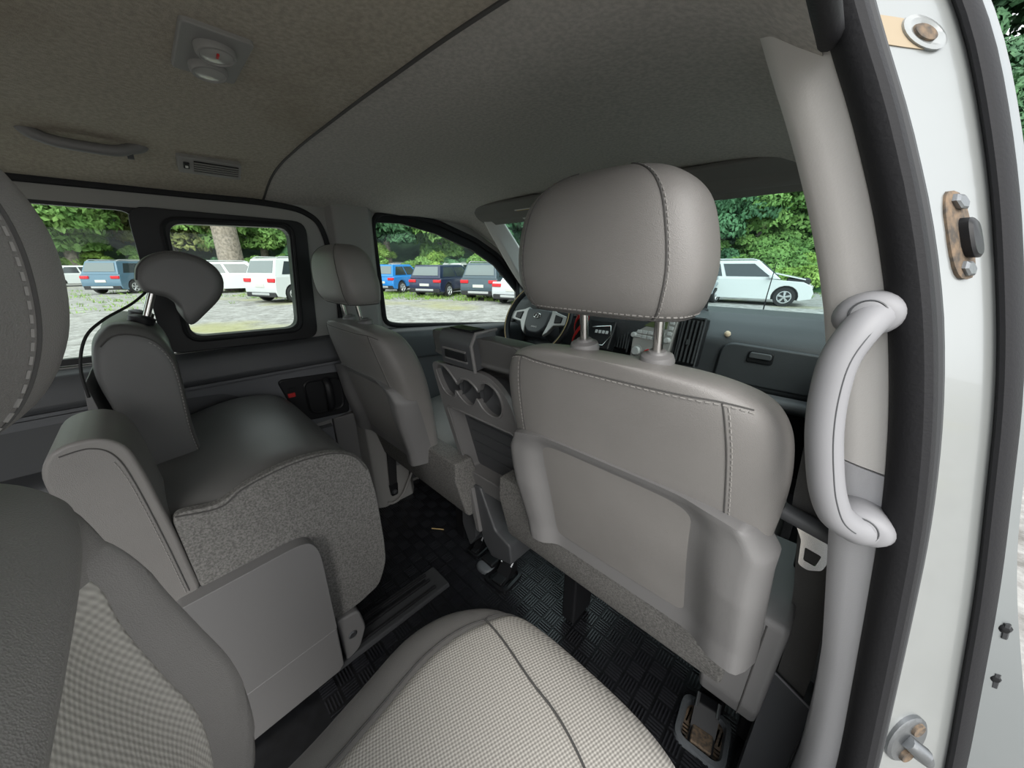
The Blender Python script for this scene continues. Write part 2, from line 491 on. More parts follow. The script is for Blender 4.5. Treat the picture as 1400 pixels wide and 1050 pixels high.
b.build('armrest', 'plastic_dark', wl_, bevel=.01)
b = MB(); b.prism(round_poly([(-.742, .03), (-.735, .03), (-.722, .05), (-.716, .44), (-.742, .445)], .004), 'y', -1.0, .395); b.build('lower_panel', 'plastic_panel', wl_)
b = MB(); b.box((-.742, .40, .05), (-.714, .485, .47)); b.build('lower_end_panel', 'plastic', wl_, bevel=.006)
# left B pillar cover below the belt and sill
b = MB(); rings = []
for z in np.linspace(0.0, .80, 14):
    k = z / .8
    w = lerp(.70, .655, k)
    rings.append([(-.745, .49, z), (lerp(-.665, -.70, k), .505, z), (lerp(-.650, -.69, k), .53, z), (lerp(-.650, -.69, k), w - .03, z), (lerp(-.69, -.71, k), w, z), (-.745, w + .01, z)])
b.loft(rings); b.build('pillar_lower', 'trim_grey', wl_, bevel=.006)
b = MB(); rings = []
for z in np.linspace(.80, 1.262, 12):
    k = (z - .8) / .46
    rings.append([(-.745, .50, z), (-.706, .515, z), (-.700, .54, z), (-.703, lerp(.63, .645, k), z), (-.745, lerp(.668, .678, k), z)])
b.loft(rings); b.build('pillar_upper', 'trim_grey', wl_, bevel=.006)
# driver window: rubber channel, pane, door sill
b = MB(); b.tube([(WX - .004, p[0], p[1]) for p in DW], .012, 8, closed=True); 
dwin = b.build('window_3', 'rubber'); tag(dwin, kind=S, label="driver's side window beyond the front seats")
top = [(.672, 1.20), (.70, 1.243), (.80, 1.252), (.98, 1.228), (1.19, 1.168), (1.34, 1.10), (1.50, .975), (1.50, .90), (1.33, 1.045), (1.18, 1.118), (.97, 1.182), (.80, 1.212), (.70, 1.208)]
plate_holes(top, [], lambda a, c: (WX - .012, a, c), (-.014, 0, 0), 'window_shade_band', 'rubber', dwin)
plate_holes(DW, [], lambda a, c: (WX - .02, a, c), (-.004, 0, 0), 'pane', 'window_glass', dwin)
b = MB(); b.prism([(-.76, .60), (-.70, .60), (-.685, .70), (-.695, .725), (-.73, .74), (-.76, .735)], 'y', .68, 1.55)
o = b.build('door_3', 'dash_low', bevel=.012); tag(o, kind=S, label="driver's door top below the window")
for (yy, zz) in ((.68, 0), (1.55, 0)): pass
for v in o.data.vertices:
    if v.co.y < 1: v.co.z += .055
    else: v.co.z -= .012
b = MB(); b.box((-.75, .70, .03), (-.715, 1.6, .66)); b.build('door_card', 'plastic_dark', o, bevel=.01)
b = MB(); b.tube(smooth_path([(-.69, 1.02, .70), (-.665, 1.05, .705), (-.665, 1.15, .702), (-.69, 1.18, .697)], 16), .009, 8); b.build('door_handle', 'handle_grey', o)

# sliding side window: black frame + pane, and the fixed pane behind it
fo = round_poly([(-.005, .803), (.405, .795), (.432, 1.188), (.012, 1.195)], .04)
fi = round_poly([(.062, .846), (.345, .840), (.377, 1.165), (.083, 1.158)], .035)
w2 = plate_holes(fo, [fi], lambda a, c: (WX + .012, a, c), (-.04, 0, 0), 'window_2', 'black_plastic', bevel=.006)
tag(w2, kind=S, label='sliding side window in a thick black frame')
fi2 = round_poly([(.050, .834), (.356, .828), (.389, 1.177), (.071, 1.170)], .038)
b = MB(); b.tube([(WX + .016, p[0], p[1]) for p in fi2], .006, 6, closed=True); b.build('gasket', 'rubber', w2)
plate_holes(fi, [], lambda a, c: (WX - .01, a, c), (-.004, 0, 0), 'pane', 'window_glass', w2)
fo = round_poly([(-.62, .806), (.03, .803), (.05, 1.195), (-.62, 1.196)], .02)
fi = round_poly([(-.60, .822), (.002, .820), (.022, 1.184), (-.60, 1.186)], .03)
w1 = plate_holes(fo, [fi], lambda a, c: (WX - .004, a, c), (-.02, 0, 0), 'window_1', 'black_plastic', bevel=.004)
tag(w1, kind=S, label='fixed rear side window behind the headrests')
plate_holes(fi, [], lambda a, c: (WX - .012, a, c), (-.004, 0, 0), 'pane', 'window_glass', w1)

# ---- ceiling: two headliner panels with a seam between
CPROF = [(-.745, 1.232), (-.70, 1.253), (-.62, 1.279), (-.5, 1.297), (-.3, 1.305), (0, 1.307), (.25, 1.305), (.40, 1.299), (.48, 1.288), (.54, 1.268), (.58, 1.244), (.61, 1.215), (.63, 1.185)]
def ceil_panel(name, y0, y1, m, n=16):
    b = MB(); low = []; up = []
    for i in range(n + 1):
        y = lerp(y0, y1, i / n)
        e = min(i, n - i)
        d = .004 if e == 0 else 0.0
        xs_ = np.linspace(-.745, interp([(.50, .602), (.62, .63)], y), 64)
        drop = max(0, y - .9) ** 2 * .3
        low.append([(x, y, interp_s(CPROF, x) + d - drop) for x in xs_])
        up.append([(x, y, interp_s(CPROF, x) - drop + d + .001 + .03 * min(1, (xs_[-1] - x) / .12)) for x in xs_])
    b.loft([lo + list(reversed(u)) for lo, u in zip(low, up)])
    o = b.build(name, m, angle=50)
    return tag(o, kind=S)
c1 = ceil_panel('ceiling', -2.4, .3215, 'headliner'); c1['label'] = 'stained beige cloth headliner over the middle row'
c2 = ceil_panel('ceiling', .3245, 1.235, 'headliner_front'); c2['label'] = 'front headliner panel above the front seats'
b = MB(); b.tube([(x, .323, interp_s(CPROF, x) + .0035) for x in np.linspace(-.745, .62, 60)], .003, 6); b.build('seam', 'seam', c1)
# outer roof skin
b = MB(); b.loft([[(x, y, interp_s(CPROF, x) + .05) for x in np.linspace(-.76, .60, 30)] + [(x, y, interp_s(CPROF, x) + .06) for x in np.linspace(.60, -.76, 30)] for y in (-2.4, 1.25)])
tag(b.build('roof', 'paint_silver'), kind=S, label='silver roof skin of the van')

# ---- windshield with header, pillars
A = [(-.70, 1.87, .862), (.70, 1.87, .862), (.60, 1.17, 1.262), (-.60, 1.17, 1.262)]
b = MB(); b.loft([A, [(x, y + .004, z + .005) for x, y, z in A]]); ws = b.build('window_4', 'windshield_glass', smooth=False)
tag(ws, kind=S, label='windshield behind the dashboard')
b = MB(); b.prism(round_poly([(1.10, 1.262), (1.13, 1.232), (1.19, 1.235), (1.22, 1.262), (1.15, 1.285)], .012), 'x', -.62, .60); o = b.build('header_trim', 'visor', ws, bevel=.005)
for sx in (-1, 1):
    rings = []
    for k in np.linspace(0, 1, 10):
        p = Vector((lerp(.735, .60, k), lerp(1.56, 1.10, k ** .9), lerp(.90, 1.262, k)))
        q = Vector((lerp(.69, .545, k), lerp(1.70, 1.17, k), lerp(.90, 1.255, k)))
        rings.append([(sx * p.x, p.y, p.z), (sx * (p.x - .03), p.y + .02, p.z), (sx * q.x, q.y, q.z), (sx * (q.x + .02), q.y + .03, q.z), (sx * (p.x + .03), p.y + .04, p.z)])
    b = MB(); b.loft(rings); t_ = b.build('trim_%d' % (1 if sx < 0 else 2), 'plastic_light', bevel=.006)
    tag(t_, kind=S, label='windshield pillar trim at the %s side' % ("driver's" if sx < 0 else "passenger's"))
    if sx < 0:
        b = MB(); b.lathe([(.0, .0), (.013, .0), (.014, .004), (.010, .006), (.009, .001), (0, .001)], (-.628, 1.225, 1.178), (.82, -.5, -.25), 20)
        b.build('clip_hole', 'black_plastic', t_)
        b = MB(); b.tube([(-.735, 1.545, .93), (-.69, 1.40, 1.045), (-.645, 1.24, 1.165)], .012, 8); b.build('pillar_seal', 'rubber', t_)

# ---- right side: B pillar trim, rubber seals, painted door jamb
XB = [(1.33, .565), (1.30, .575), (1.26, .59), (1.20, .622), (1.147, .645), (1.058, .682), (.95, .714), (.824, .740), (.69, .759), (.475, .788), (.30, .803), (0, .81), (-.1, .81)]
XO = [(1.36, .62), (1.278, .672), (1.15, .724), (1.05, .757), (.936, .790), (.706, .840), (.439, .889), (.2, .925), (0, .945), (-.1, .95)]
xb = lambda z: interp_s(XB, z); xo = lambda z: interp_s(XO, z)
def sweep(sec, z0, z1, n=44):
    b = MB(); b.loft([[(x, y, z) for x, y in sec(z)] for z in np.linspace(z0, z1, n)]); return b
def trim_sec(z):
    x = xb(z); k = .030 if z < .6 else lerp(.030, .048, min(1, (z - .6) / .35))
    return [(x + .006, .452), (x - .002, .455), (x - k * .5, .461), (x - k + .008, .468), (x - k, .480), (x - k + .001, .56), (x - k + .012, .66), (x + .02, .68), (x + .03, .50)]
wr = sweep(trim_sec, .858, 1.29).build('wall_right', 'plastic_light', angle=40)
tag(wr, kind=S, label='light grey centre pillar trim beside the open sliding door')
def low_sec(z): return [(x - .0015, y) for x, y in trim_sec(z)]
sweep(low_sec, -.02, .856).build('pillar_lower', 'plastic_lower', wr, angle=40)
def ell(cx, cy, rx, ry, n=12, rot=0.0):
    out = []
    for j in range(n):
        a = 2 * PI * j / n; x, y = rx * math.cos(a), ry * math.sin(a)
        out.append((cx + x * math.cos(rot) - y * math.sin(rot), cy + x * math.sin(rot) + y * math.cos(rot)))
    return out
sl = sweep(lambda z: ell(xb(z) + .011, .452, .0135, .018, 14, .5), -.1, 1.33, 60).build('door_seal', 'rubber', wr)
sweep(lambda z: ell(xb(z) + .0245, .476, .0065, .010, 10, .4), -.1, 1.32, 60).build('seal_lip', 'rubber_grey', wr)
def jamb_sec(z):
    x0 = xb(z) + (.030 if z < 1.1 else lerp(.030, .021, min(1, (z - 1.1) / .15)))
    return [(x0 - .004, .478), (x0 + .002, .486), (xo(z) - .004, .568), (xo(z) + .004, .575), (xo(z) + .006, .62), (x0 + .01, .62)]
jm = sweep(jamb_sec, -.1, 1.34, 60).build('wall_jamb', 'paint_silver', angle=45)
tag(jm, kind=S, label='silver painted door jamb beside the black rubber seal')
sweep(lambda z: ell(xo(z) + .0125, .585, .0075, .020, 14, -.4), -.1, 1.36, 60).build('outer_seal', 'rubber', jm)
sweep(lambda z: ell(xo(z) + .005, .585, .004, .012, 10, -.4), -.1, 1.34, 60).build('outer_seal_lip', 'rubber_grey', jm)
def skin(z):
    w = interp_s([(1.36, .0005), (.80, .002), (.72, .004), (.62, .018), (.5, .036), (.35, .05), (-.1, .07)], z)
    x = xo(z) + .024
    return [(x - .002, .592), (x + w + .004, .60), (x + w + .010, .70), (x + .004, .72)]
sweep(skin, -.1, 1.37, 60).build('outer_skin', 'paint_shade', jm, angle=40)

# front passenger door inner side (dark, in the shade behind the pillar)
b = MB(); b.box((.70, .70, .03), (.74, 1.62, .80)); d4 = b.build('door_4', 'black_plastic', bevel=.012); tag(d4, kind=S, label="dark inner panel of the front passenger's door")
# right sill and the front bulkhead
b = MB(); b.box((-.80, 1.95, -.03), (.80, 1.99, .84)); tag(b.build('wall_front', 'black_plastic'), kind=S, label='black firewall under the windshield')

# headliner corner between the driver's window and the windshield pillar
wedge_a = smooth_path([(-.742, .98, 1.262), (-.742, 1.10, 1.245), (-.742, 1.20, 1.200), (-.742, 1.36, 1.120), (-.742, 1.50, .990), (-.742, 1.56, .90)], 24)
wedge_b = smooth_path([(-.60, .98, 1.285), (-.59, 1.12, 1.272), (-.61, 1.20, 1.235), (-.655, 1.33, 1.15), (-.70, 1.47, 1.02), (-.72, 1.58, .90)], 24)
b = MB(); b.loft([[a, tuple((np.array(a) + np.array(c)) / 2 + np.array((.02, -.012, -.006))), c, (c[0], c[1] + .02, c[2] + .02), (a[0], a[1] + .02, a[2] + .02)] for a, c in zip(wedge_a, wedge_b)])
b.build('corner_trim', 'headliner_front', wl_, angle=60)
# rear of the van: back door and the side behind the open sliding door
rb = plate_holes([(-.78, -.03), (.80, -.03), (.80, .85), (.64, 1.24), (-.74, 1.30), (-.78, .8)], [round_poly([(-.62, .78), (.64, .78), (.52, 1.16), (-.60, 1.18)], .06)], lambda a, c: (a, -2.4, c), (0, -.04, 0), 'wall_back', 'trim_grey'); tag(rb, kind=S, label='tailgate inside the rear of the van')
rq = plate_holes([(-2.4, -.03), (-1.05, -.03), (-1.05, 1.24), (-2.4, 1.24)], [round_poly([(-2.2, .80), (-1.2, .80), (-1.2, 1.18), (-2.2, 1.18)], .06)], lambda a, c: (lerp(.80, .66, max(0, c - .5) / .74), a, c), (.03, 0, 0), 'wall_rear_right', 'trim_grey'); tag(rq, kind=S, label='side wall behind the open sliding door')
# door opening header rail and sill
b = MB(); b.tube([(.606, -1.05, 1.226), (.606, .0, 1.226), (.606, .42, 1.228), (.606, .446, 1.228)], .009, 12); b.build('door_header_seal', 'rubber', wr)
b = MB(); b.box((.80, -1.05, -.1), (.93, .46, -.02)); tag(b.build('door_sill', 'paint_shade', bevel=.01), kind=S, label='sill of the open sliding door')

# outer side of the front passenger's door, its window and frame
b = MB(); zz = np.linspace(-.1, .88, 24)
b.loft([[(xo(z) + .010 + .02 * math.sin(PI * min(1, max(0, (z + .1) / .98))), y, z) for z in zz] + [(xo(z) - .02, y, z) for z in zz[::-1]] for y in np.linspace(.72, 1.85, 10)])
b.build('outer_panel', 'paint_silver', d4, angle=40)
b = MB(); b.loft([[(xo(z), y, z) for z in (.88, 1.0, 1.12, 1.22)] + [(xo(z) - .005, y, z) for z in (1.22, 1.12, 1.0, .88)] for y in (.74, .95, 1.15)] + [[(xo(z), y, z) for z, y in ((.88, 1.75), (.92, 1.7), (.97, 1.62), (1.02, 1.54))] + [(xo(z) - .005, y, z) for z, y in ((1.02, 1.54), (.97, 1.62), (.92, 1.7), (.88, 1.75))]])
b.build('pane', 'window_glass', d4)
fr = [(xo(.89), 1.74, .89), (xo(1.03), 1.53, 1.03), (xo(1.22), 1.14, 1.22), (xo(1.25), .95, 1.25), (xo(1.25), .74, 1.25), (xo(1.0), .72, 1.0), (xo(.88), .72, .88)]
MB().tube(smooth_path(fr, 40), .018, 8).build('window_frame', 'rubber', d4)

def rebase(root):
    """meshes were written in van coordinates: make them relative to the thing's base"""
    M = Matrix.Translation(-Vector(root.location)); done = set()
    def rec(o):
        for c in o.children:
            if c.type == 'MESH' and c.data.name not in done:
                c.data.transform(M); done.add(c.data.name)
            rec(c)
    rec(root)
    return root

# ================================================================== FRONT SEATS
SX = .444
RK = .25
def yr(z): return .40 + RK * (.9 - z)       # rear face of the reclined front seats

def front_seat(name, label):
    t = thing(name, label, 'car seat', (SX, .62, 0))
    # padded upper back
    secs = []
    for z, hw, hd, n in [(.50, .205, .050, 4), (.60, .213, .058, 4), (.70, .219, .064, 4), (.78, .222, .066, 4), (.84, .216, .064, 4), (.875, .206, .061, 3.8), (.900, .190, .057, 3.5), (.914, .168, .050, 3.2), (.924, .135, .040, 3), (.930, .08, .024, 2.6), (.931, .01, .004, 2.4)]:
        secs.append((SX, yr(z) + hd, z, hw, hd, n))
    bk = Soft(secs, nu=80, nv=60)
    back = bk.mesh('backrest', 'leather', t)
    # seams: top edge, right and left verticals
    vtop = .655
    top_line = bk.line([(205, .60), (225, vtop), (245, vtop), (270, vtop), (295, vtop), (315, vtop), (335, .62)], 70, .0002)
    seam(top_line, back)
    stitches(bk.line([(205, .575), (225, vtop - .025), (245, vtop - .025), (270, vtop - .025), (295, vtop - .025), (315, vtop - .025), (335, .595)], 90, .0006), back)
    for sx in (1, -1):
        for dx, fn in ((.148, seam), (.153, stitches)):
            fn([bk.pt(bk.u_at(sx * (dx + .022 * (.65 - v) / .4), v), v, .0003) for v in np.linspace(.24, vtop - .01, 40)], back)
    # plastic back shell: raised sides, sunken middle
    b = MB(); nx, nzz = 56, 40; rows = []
    z0, z1 = .462, .762
    for i in range(nzz + 1):
        tz = i / nzz; row = []
        hw = lerp(.212, .224, min(1, tz * 1.4)) * (1 - .10 * max(0, tz - .86) / .14)
        for j in range(nx + 1):
            s_ = -1 + 2 * j / nx
            hw = (lerp(.244, .232, min(1, tz * 1.4)) if s_ > 0 else lerp(.200, .222, min(1, tz * 1.4))) * (1 - .10 * max(0, tz - .86) / .14); x = s_ * hw
            zz = lerp(z0, z1 - .022 * abs(s_) ** 5, tz)
            side = 1 / (1 + math.exp(-(abs(s_) - (.70 - .04 * tz)) * 26)) * (1 - .55 * max(0, tz - .55) / .45)
            lip = math.exp(-((1 - tz) / .07) ** 2) * .010
            bump_ = -.010 + side * .026 + lip * (1 - .7 * min(1, side * 1.6))
            wrap = max(0, abs(s_) - .90) / .10
            low = max(0, .16 - tz) / .16
            y = yr(zz) - bump_ - .006 + wrap ** 2 * .045 - low * .006
            row.append((SX + x, y, zz))
        rows.append(row)
    front = [[(p[0], yr(p[2]) + .05, p[2]) for p in r] for r in rows]
    b.loft(rows, cap=False, closed=False); b.loft(front, cap=False, closed=False)
    n = nx + 1; N = (nzz + 1) * n
    for j in range(nx):
        b.f.append((j, j + 1, N + j + 1, N + j)); q = nzz * n; b.f.append((q + j, q + j + 1, N + q + j + 1, N + q + j))
    for i in range(nzz):
        b.f.append((i * n, (i + 1) * n, N + (i + 1) * n, N + i * n)); b.f.append((i * n + nx, (i + 1) * n + nx, N + (i + 1) * n + nx, N + i * n + nx))
    sh = b.build('back_shell', 'plastic', t, angle=50)
    sh['label'] = 'smooth grey plastic panel with sunken middle'
    # felt skirt and side cover
    b = MB(); rings = []
    for x in np.linspace(.10 - SX, .655 - SX, 24):
        x += SX
        rings.append([(x, .578, .30), (x, .566, .32), (x, .532, .46), (x, .535, .52), (x, .60, .52), (x, .62, .46), (x, .62, .30)])
    b.loft(rings); b.build('felt_skirt', 'felt', t, bevel=.008)
    b = MB(); b.prism(round_poly([(.548, .53), (.60, .54), (.80, .52), (.80, .24), (.66, .225), (.60, .235), (.572, .30)], .015), 'x', .618, .716)
    sc = b.build('side_cover', 'plastic', t, bevel=.010)
    b = MB(); b.tube([(.688, .549, .52), (.688, .5715, .30), (.688, .601, .2345)], .0012, 6); b.build('cover_joint', 'seam', sc)
    b = MB(); b.box((.615, .74, .0), (.67, .84, .26)); b.build('leg', 'black_plastic', t, bevel=.008)
    b = MB(); b.box((.24, .66, .02), (.285, .76, .30)); b.build('leg', 'black_plastic', t, bevel=.008)
    # cushion, seen only at its edges
    cs = Soft([(SX, .58, .40, .16, .05, 3), (SX, .62, .42, .215, .075, 3.5), (SX, .80, .43, .225, .085, 3.5), (SX, 1.0, .44, .225, .085, 3.5), (SX, 1.08, .43, .20, .07, 3), (SX, 1.10, .42, .1, .03, 3)], V=(0, 0, 1), nu=40, nv=24)
    cs.mesh('cushion', 'leather', t)
    # headrest
    hs = []
    for z, hw, hd, n, dy in [(.982, .03, .012, 2.6, .01), (.984, .085, .034, 3.0, .008), (.992, .112, .052, 3.8, .004), (1.017, .124, .060, 4.0, 0), (1.05, .128, .063, 4.0, 0), (1.09, .122, .061, 3.8, 0), (1.122, .110, .056, 3.5, .002), (1.143, .088, .045, 3.1, .004), (1.155, .055, .028, 2.6, .006), (1.158, .008, .005, 2.4, .007)]:
        hs.append((SX - .020, .432 + dy - .10 * (z - 1.07), z, hw, hd, n))
    hr = Soft(hs, nu=72, nv=48)
    h = hr.mesh('headrest', 'leather', t)
    for u in (307, 233):
        ln = [hr.pt(u, v, .0002) for v in np.linspace(.17, .90, 50)]
        seam(ln, h, r=.0011)
        stitches([hr.pt(u + (2.2 if u > 270 else -2.2), v, .0005) for v in np.linspace(.2, .88, 60)], h, step=.0065, r=.0007)
    seam([hr.pt(u, .205, .0002) for u in np.linspace(0, 360, 100)], h, 'piping', r=.0016)
    stitches([hr.pt(u, .235, .0005) for u in np.linspace(0, 360, 120)], h, step=.0075, r=.0008)
    for px_ in (-.056, .056):
        b = MB(); b.tube([(SX + px_, .455, .90), (SX + px_, .437, 1.02)], .0062, 14); b.build('headrest_post', 'chrome', t)
        b = MB(); b.lathe([(.0, -.010), (.021, -.010), (.0225, .0), (.020, .007), (.013, .010), (.011, .013), (.006, .013)], (SX + px_, .450, .931), (0, -.15, 1), 24); b.build('post_collar', 'plastic', t)
    return rebase(t)

ps = front_seat('front_seat', 'grey leather front passenger seat with large headrest and plastic back panel')
ds = copy_tree(ps, None, (-.462, .62, -.05))
ds['label'] = "grey leather driver's seat beside the left window, smaller in view"
for s_ in (ps, ds): s_['group'] = 'front bucket seats'
ds.scale = (-1.08, 1, 1)
for ch in ds.children:
    if ch.name.startswith('headrest'): ch.location.x += .026

# ---- folding centre seat with cup holders
def yc(z): return .50 + .22 * (.88 - z)
cst = thing('centre_seat', 'folded-up centre seat back with three cup holders and storage tray', 'car seat', (.02, .62, 0))
secs = []
for z, hw, hd in [(.36, .165, .040), (.45, .175, .05), (.60, .180, .055), (.74, .183, .058), (.79, .184, .058), (.815, .184, .058), (.83, .184, .058), (.856, .180, .054), (.876, .172, .045), (.885, .155, .03), (.888, .11, .012)]:
    secs.append((.022, yc(z) + hd + (.066 if z < .8 else .010), z, hw, hd, 5))
cb = Soft(secs, nu=72, nv=40)
body = cb.mesh('backrest', 'leather_dark', cst)
seam(cb.line([(215, .30), (215, .55), (216, .78), (218, .9)], 40, .0003), body)
seam(cb.line([(325, .30), (325, .55), (324, .78), (322, .9)], 40, .0003), body)
# plastic fascia: plate with openings for cups and tray
def fmap(a, c): return (a, yc(c) - .004, c)
fout = round_poly([(-.152, .795), (-.155, .66), (-.135, .345), (.176, .365), (.165, .66), (.155, .745), (.10, .805)], [.03, .05, .02, .02, .05, .04, .05], 6)
cups = []
def arc(cx, cz, r0, r1, a0, a1, n=9): return [(cx + r0 * math.cos(R(lerp(a0, a1, i / n))), cz + r1 * math.sin(R(lerp(a0, a1, i / n)))) for i in range(n + 1)]
hole = arc(-.092, .742, .042, .042, 300, 90, 10)[::-1]
hole = [(-.135, .772), (-.132, .735), (-.118, .705), (-.094, .695), (-.072, .702), (-.060, .722), (-.048, .707), (-.022, .690), (.006, .694), (.022, .712), (.030, .720), (.044, .698), (.072, .685), (.102, .690), (.120, .712), (.124, .740), (.112, .768), (.085, .782), (.060, .775), (.048, .757), (.040, .748), (.030, .760), (.005, .772), (-.022, .768), (-.036, .756), (-.045, .748), (-.055, .762), (-.085, .790), (-.115, .792)]
hole = smooth_path(hole, 90, closed=True)
tray = round_poly([(-.132, .655), (-.118, .415), (.160, .425), (.148, .655)], .012, 4)
fa = plate_holes(fout, [hole, tray], fmap, (0, .016, 0), 'fascia', 'plastic', cst, bevel=.003)
# cup recess: three pockets
for cx, cz in ((-.092, .742), (-.010, .733), (.076, .733)):
    b = MB(); n = 20; yy = yc(cz)
    ri = lambda r, y: [(cx + r * math.cos(2 * PI * j / n), y, cz + r * 1.05 * math.sin(2 * PI * j / n)) for j in range(n)]
    b.loft([ri(.052, yy + .012), ri(.050, yy + .03), ri(.044, yy + .05), ri(.036, yy + .053)], cap=False); b.f.append(tuple(len(b.v) - n + j for j in range(n)))
    b.build('cup_holder', 'plastic_dark', cst)
b = MB(); b.tube([(p[0], yc(p[1]) - .004, p[1]) for p in hole], .0035, 6, closed=True); b.build('cup_rim', 'plastic', cst)
# tray interior (side, floor, ridged back)
b = MB()
b.loft([[(x, yc(z) + .002, z) for x, z in tray], [(x * .93, yc(z) + .045, lerp(z, .54, .04)) for x, z in tray]], cap=False); b.build('tray_side', 'plastic', cst, angle=60)
b = MB(); b.loft([[(x * .95, yc(z) + .043, z) for x, z in tray], [(x * .95, yc(z) + .05, z) for x, z in tray]]); b.build('tray_back', 'plastic_dark', cst)
for k in range(4):
    z = .60 - k * .042
    b = MB(); b.box((-.10, yc(z) + .039, z), (.135, yc(z) + .046, z + .004)); b.build('tray_ridge', 'plastic_dark', cst)
b = MB(); b.tube([(x, yc(z) - .003, z) for x, z in tray], .0035, 6, closed=True); b.build('tray_rim', 'plastic', cst)
# latch handle on the top edge
la = thing('x', 'x', 'x'); bpy.data.objects.remove(la)
b = MB(); b.prism(round_poly([(yc(.815) - .012, .806), (yc(.86) - .013, .872), (yc(.88) + .003, .897), (yc(.88) + .07, .900), (yc(.88) + .07, .885), (yc(.82) + .03, .815)], .008), 'x', -.072, .062)
lt = b.build('latch_surround', 'plastic_dark', cst, bevel=.005)
b = MB(); b.tube([(.062, yc(.815) - .014, .806), (.062, yc(.86) - .014, .872), (.062, yc(.88) + .004, .899), (.062, yc(.88) + .07, .902)], .0045, 8); b.build('latch_edge', 'plastic', lt)
b = MB(); b.box((-.050, yc(.84) - .0165, .828), (.035, yc(.84) - .004, .850)); b.build('latch_recess', 'black_plastic', lt, bevel=.004)
b = MB(); b.tube([(-.052, yc(.825) - .015, .826), (.037, yc(.825) - .015, .826)], .003, 6); b.tube([(-.052, yc(.852) - .015, .853), (.037, yc(.852) - .015, .853)], .003, 6); b.build('latch_lip', 'plastic', lt)
b = MB(); b.box((-.048, yc(.88) + .012, .8985), (.038, yc(.88) + .055, .9025)); b.build('latch_recess', 'black_plastic', lt, bevel=.004)
# support legs and hinge cover under the tray
b = MB(); b.prism(round_poly([(-.115, .36), (-.06, .37), (.01, .24), (.075, .22), (.085, .15), (-.01, .12), (-.05, .16)], .012), 'y', .60, .70); b.build('leg', 'plastic_dark', cst, bevel=.008)
b = MB(); b.prism(round_poly([(-.175, .42), (-.13, .42), (-.115, .12), (-.15, .06), (-.19, .14)], .012), 'y', .62, .72); b.build('leg', 'plastic_dark', cst, bevel=.008)
b = MB(); b.prism(round_poly([(-.112, .355), (-.085, .36), (-.052, .20), (-.072, .20)], .006), 'y', .588, .604); b.build('leg_edge', 'plastic', cst, bevel=.004)
rebase(cst)

# ================================================================== SECOND ROW, NEAREST SEAT (foreground)
NX = .482
fs = thing('second_row_seat', 'grey leather second-row seat with light woven fabric cushion, nearest the camera', 'car seat', (NX, .1, 0))
secs = []
for y, hw, hd, cz, cx in [(-.20, .16, .05, .41, NX), (-.15, .198, .075, .41, NX), (-.02, .205, .078, .405, NX + .003), (.08, .222, .078, .40, NX - .002), (.17, .238, .078, .398, NX - .006), (.24, .232, .075, .396, NX - .004), (.30, .205, .066, .392, NX), (.335, .170, .053, .388, NX + .004), (.355, .118, .035, .385, NX + .008), (.362, .05, .014, .383, NX + .01), (.363, .008, .004, .383, NX + .01)]:
    secs.append((cx, y, cz, hw, hd, 3.0))
cu = Soft(secs, V=(0, 0, 1), nu=84, nv=60)
cu.mesh('cushion', 'leather', fs)
lu = lambda t: lerp(122, 126, t) if t < .55 else lerp(126, 168, ((t - .55) / .45) ** 1.3)
cu.patch(lambda t: 12 if t < .6 else lerp(12, -20, (t - .6) / .4), lu, .10, .955, .0035, 'cushion_insert', 'fabric', fs, nu=44, nv=60, edge=.05)
# curved joint across the insert
jp = [cu.pt(u, v, .0048) for u, v in zip(np.linspace(124, 62, 40), np.linspace(.56, .44, 40) - .03 * np.sin(np.linspace(0, PI, 40)) * -1)]
seam(jp, fs, r=.0016)
ip = [cu.pt(lu(t) + 1.5, lerp(.10, .955, t), .001) for t in np.linspace(0.02, .99, 60)]
seam(ip, fs, r=.0014)
# backrest, upright, with side bolsters
secs = []
for z, y, hw, hd, n in [(.40, -.135, .17, .05, 3.2), (.43, -.125, .195, .07, 3.4), (.50, -.118, .204, .078, 3.6), (.58, -.112, .208, .088, 3.8), (.66, -.112, .210, .092, 3.8), (.73, -.118, .208, .088, 3.6), (.79, -.122, .203, .082, 3.6), (.85, -.120, .200, .074, 3.5), (.90, -.122, .190, .066, 3.3), (.93, -.124, .162, .054, 3.0), (.946, -.126, .105, .034, 2.7), (.949, -.127, .01, .005, 2.4)]:
    secs.append((NX, y, z, hw, hd, n))
fb = Soft(secs, nu=84, nv=64)
bo = fb.mesh('backrest', 'leather', fs)
# bolster on the left as a padded panel and the ribbed insert between
fb.patch(lambda t: lerp(109, 130, t), lambda t: 208, .10, .66, .012, 'side_bolster', 'leather', fs, nu=30, nv=44, edge=.30)
fb.patch(-20, lambda t: 62 - 8 * math.sin(PI * t), .10, .64, .012, 'side_bolster', 'leather', fs, nu=30, nv=44, edge=.30)
fb.patch(lambda t: 62 + 30 * max(0, t - .8) / .2 * .6, lambda t: lerp(112, 134, t), .08, .625, .005, 'backrest_insert', 'rib_fabric', fs, nu=40, nv=50, edge=.08)
# the padded middle of the backrest sits deeper than the bolsters
for o_ in list(fs.children):
    if o_.name.split('.')[0] not in ('backrest', 'backrest_insert', 'side_bolster', 'seam'): continue
    for v in o_.data.vertices:
        if v.co.y > .10 or v.co.z < .47: continue
        dx = (v.co.x - NX) / .175
        k = max(0, 1 - dx ** 6) * .052 * min(1, max(0, (.90 - v.co.z) / .06)) * min(1, max(0, (v.co.z - .47) / .08))
        v.co.y -= k * min(1, max(0, (v.co.y + .125) / .05))
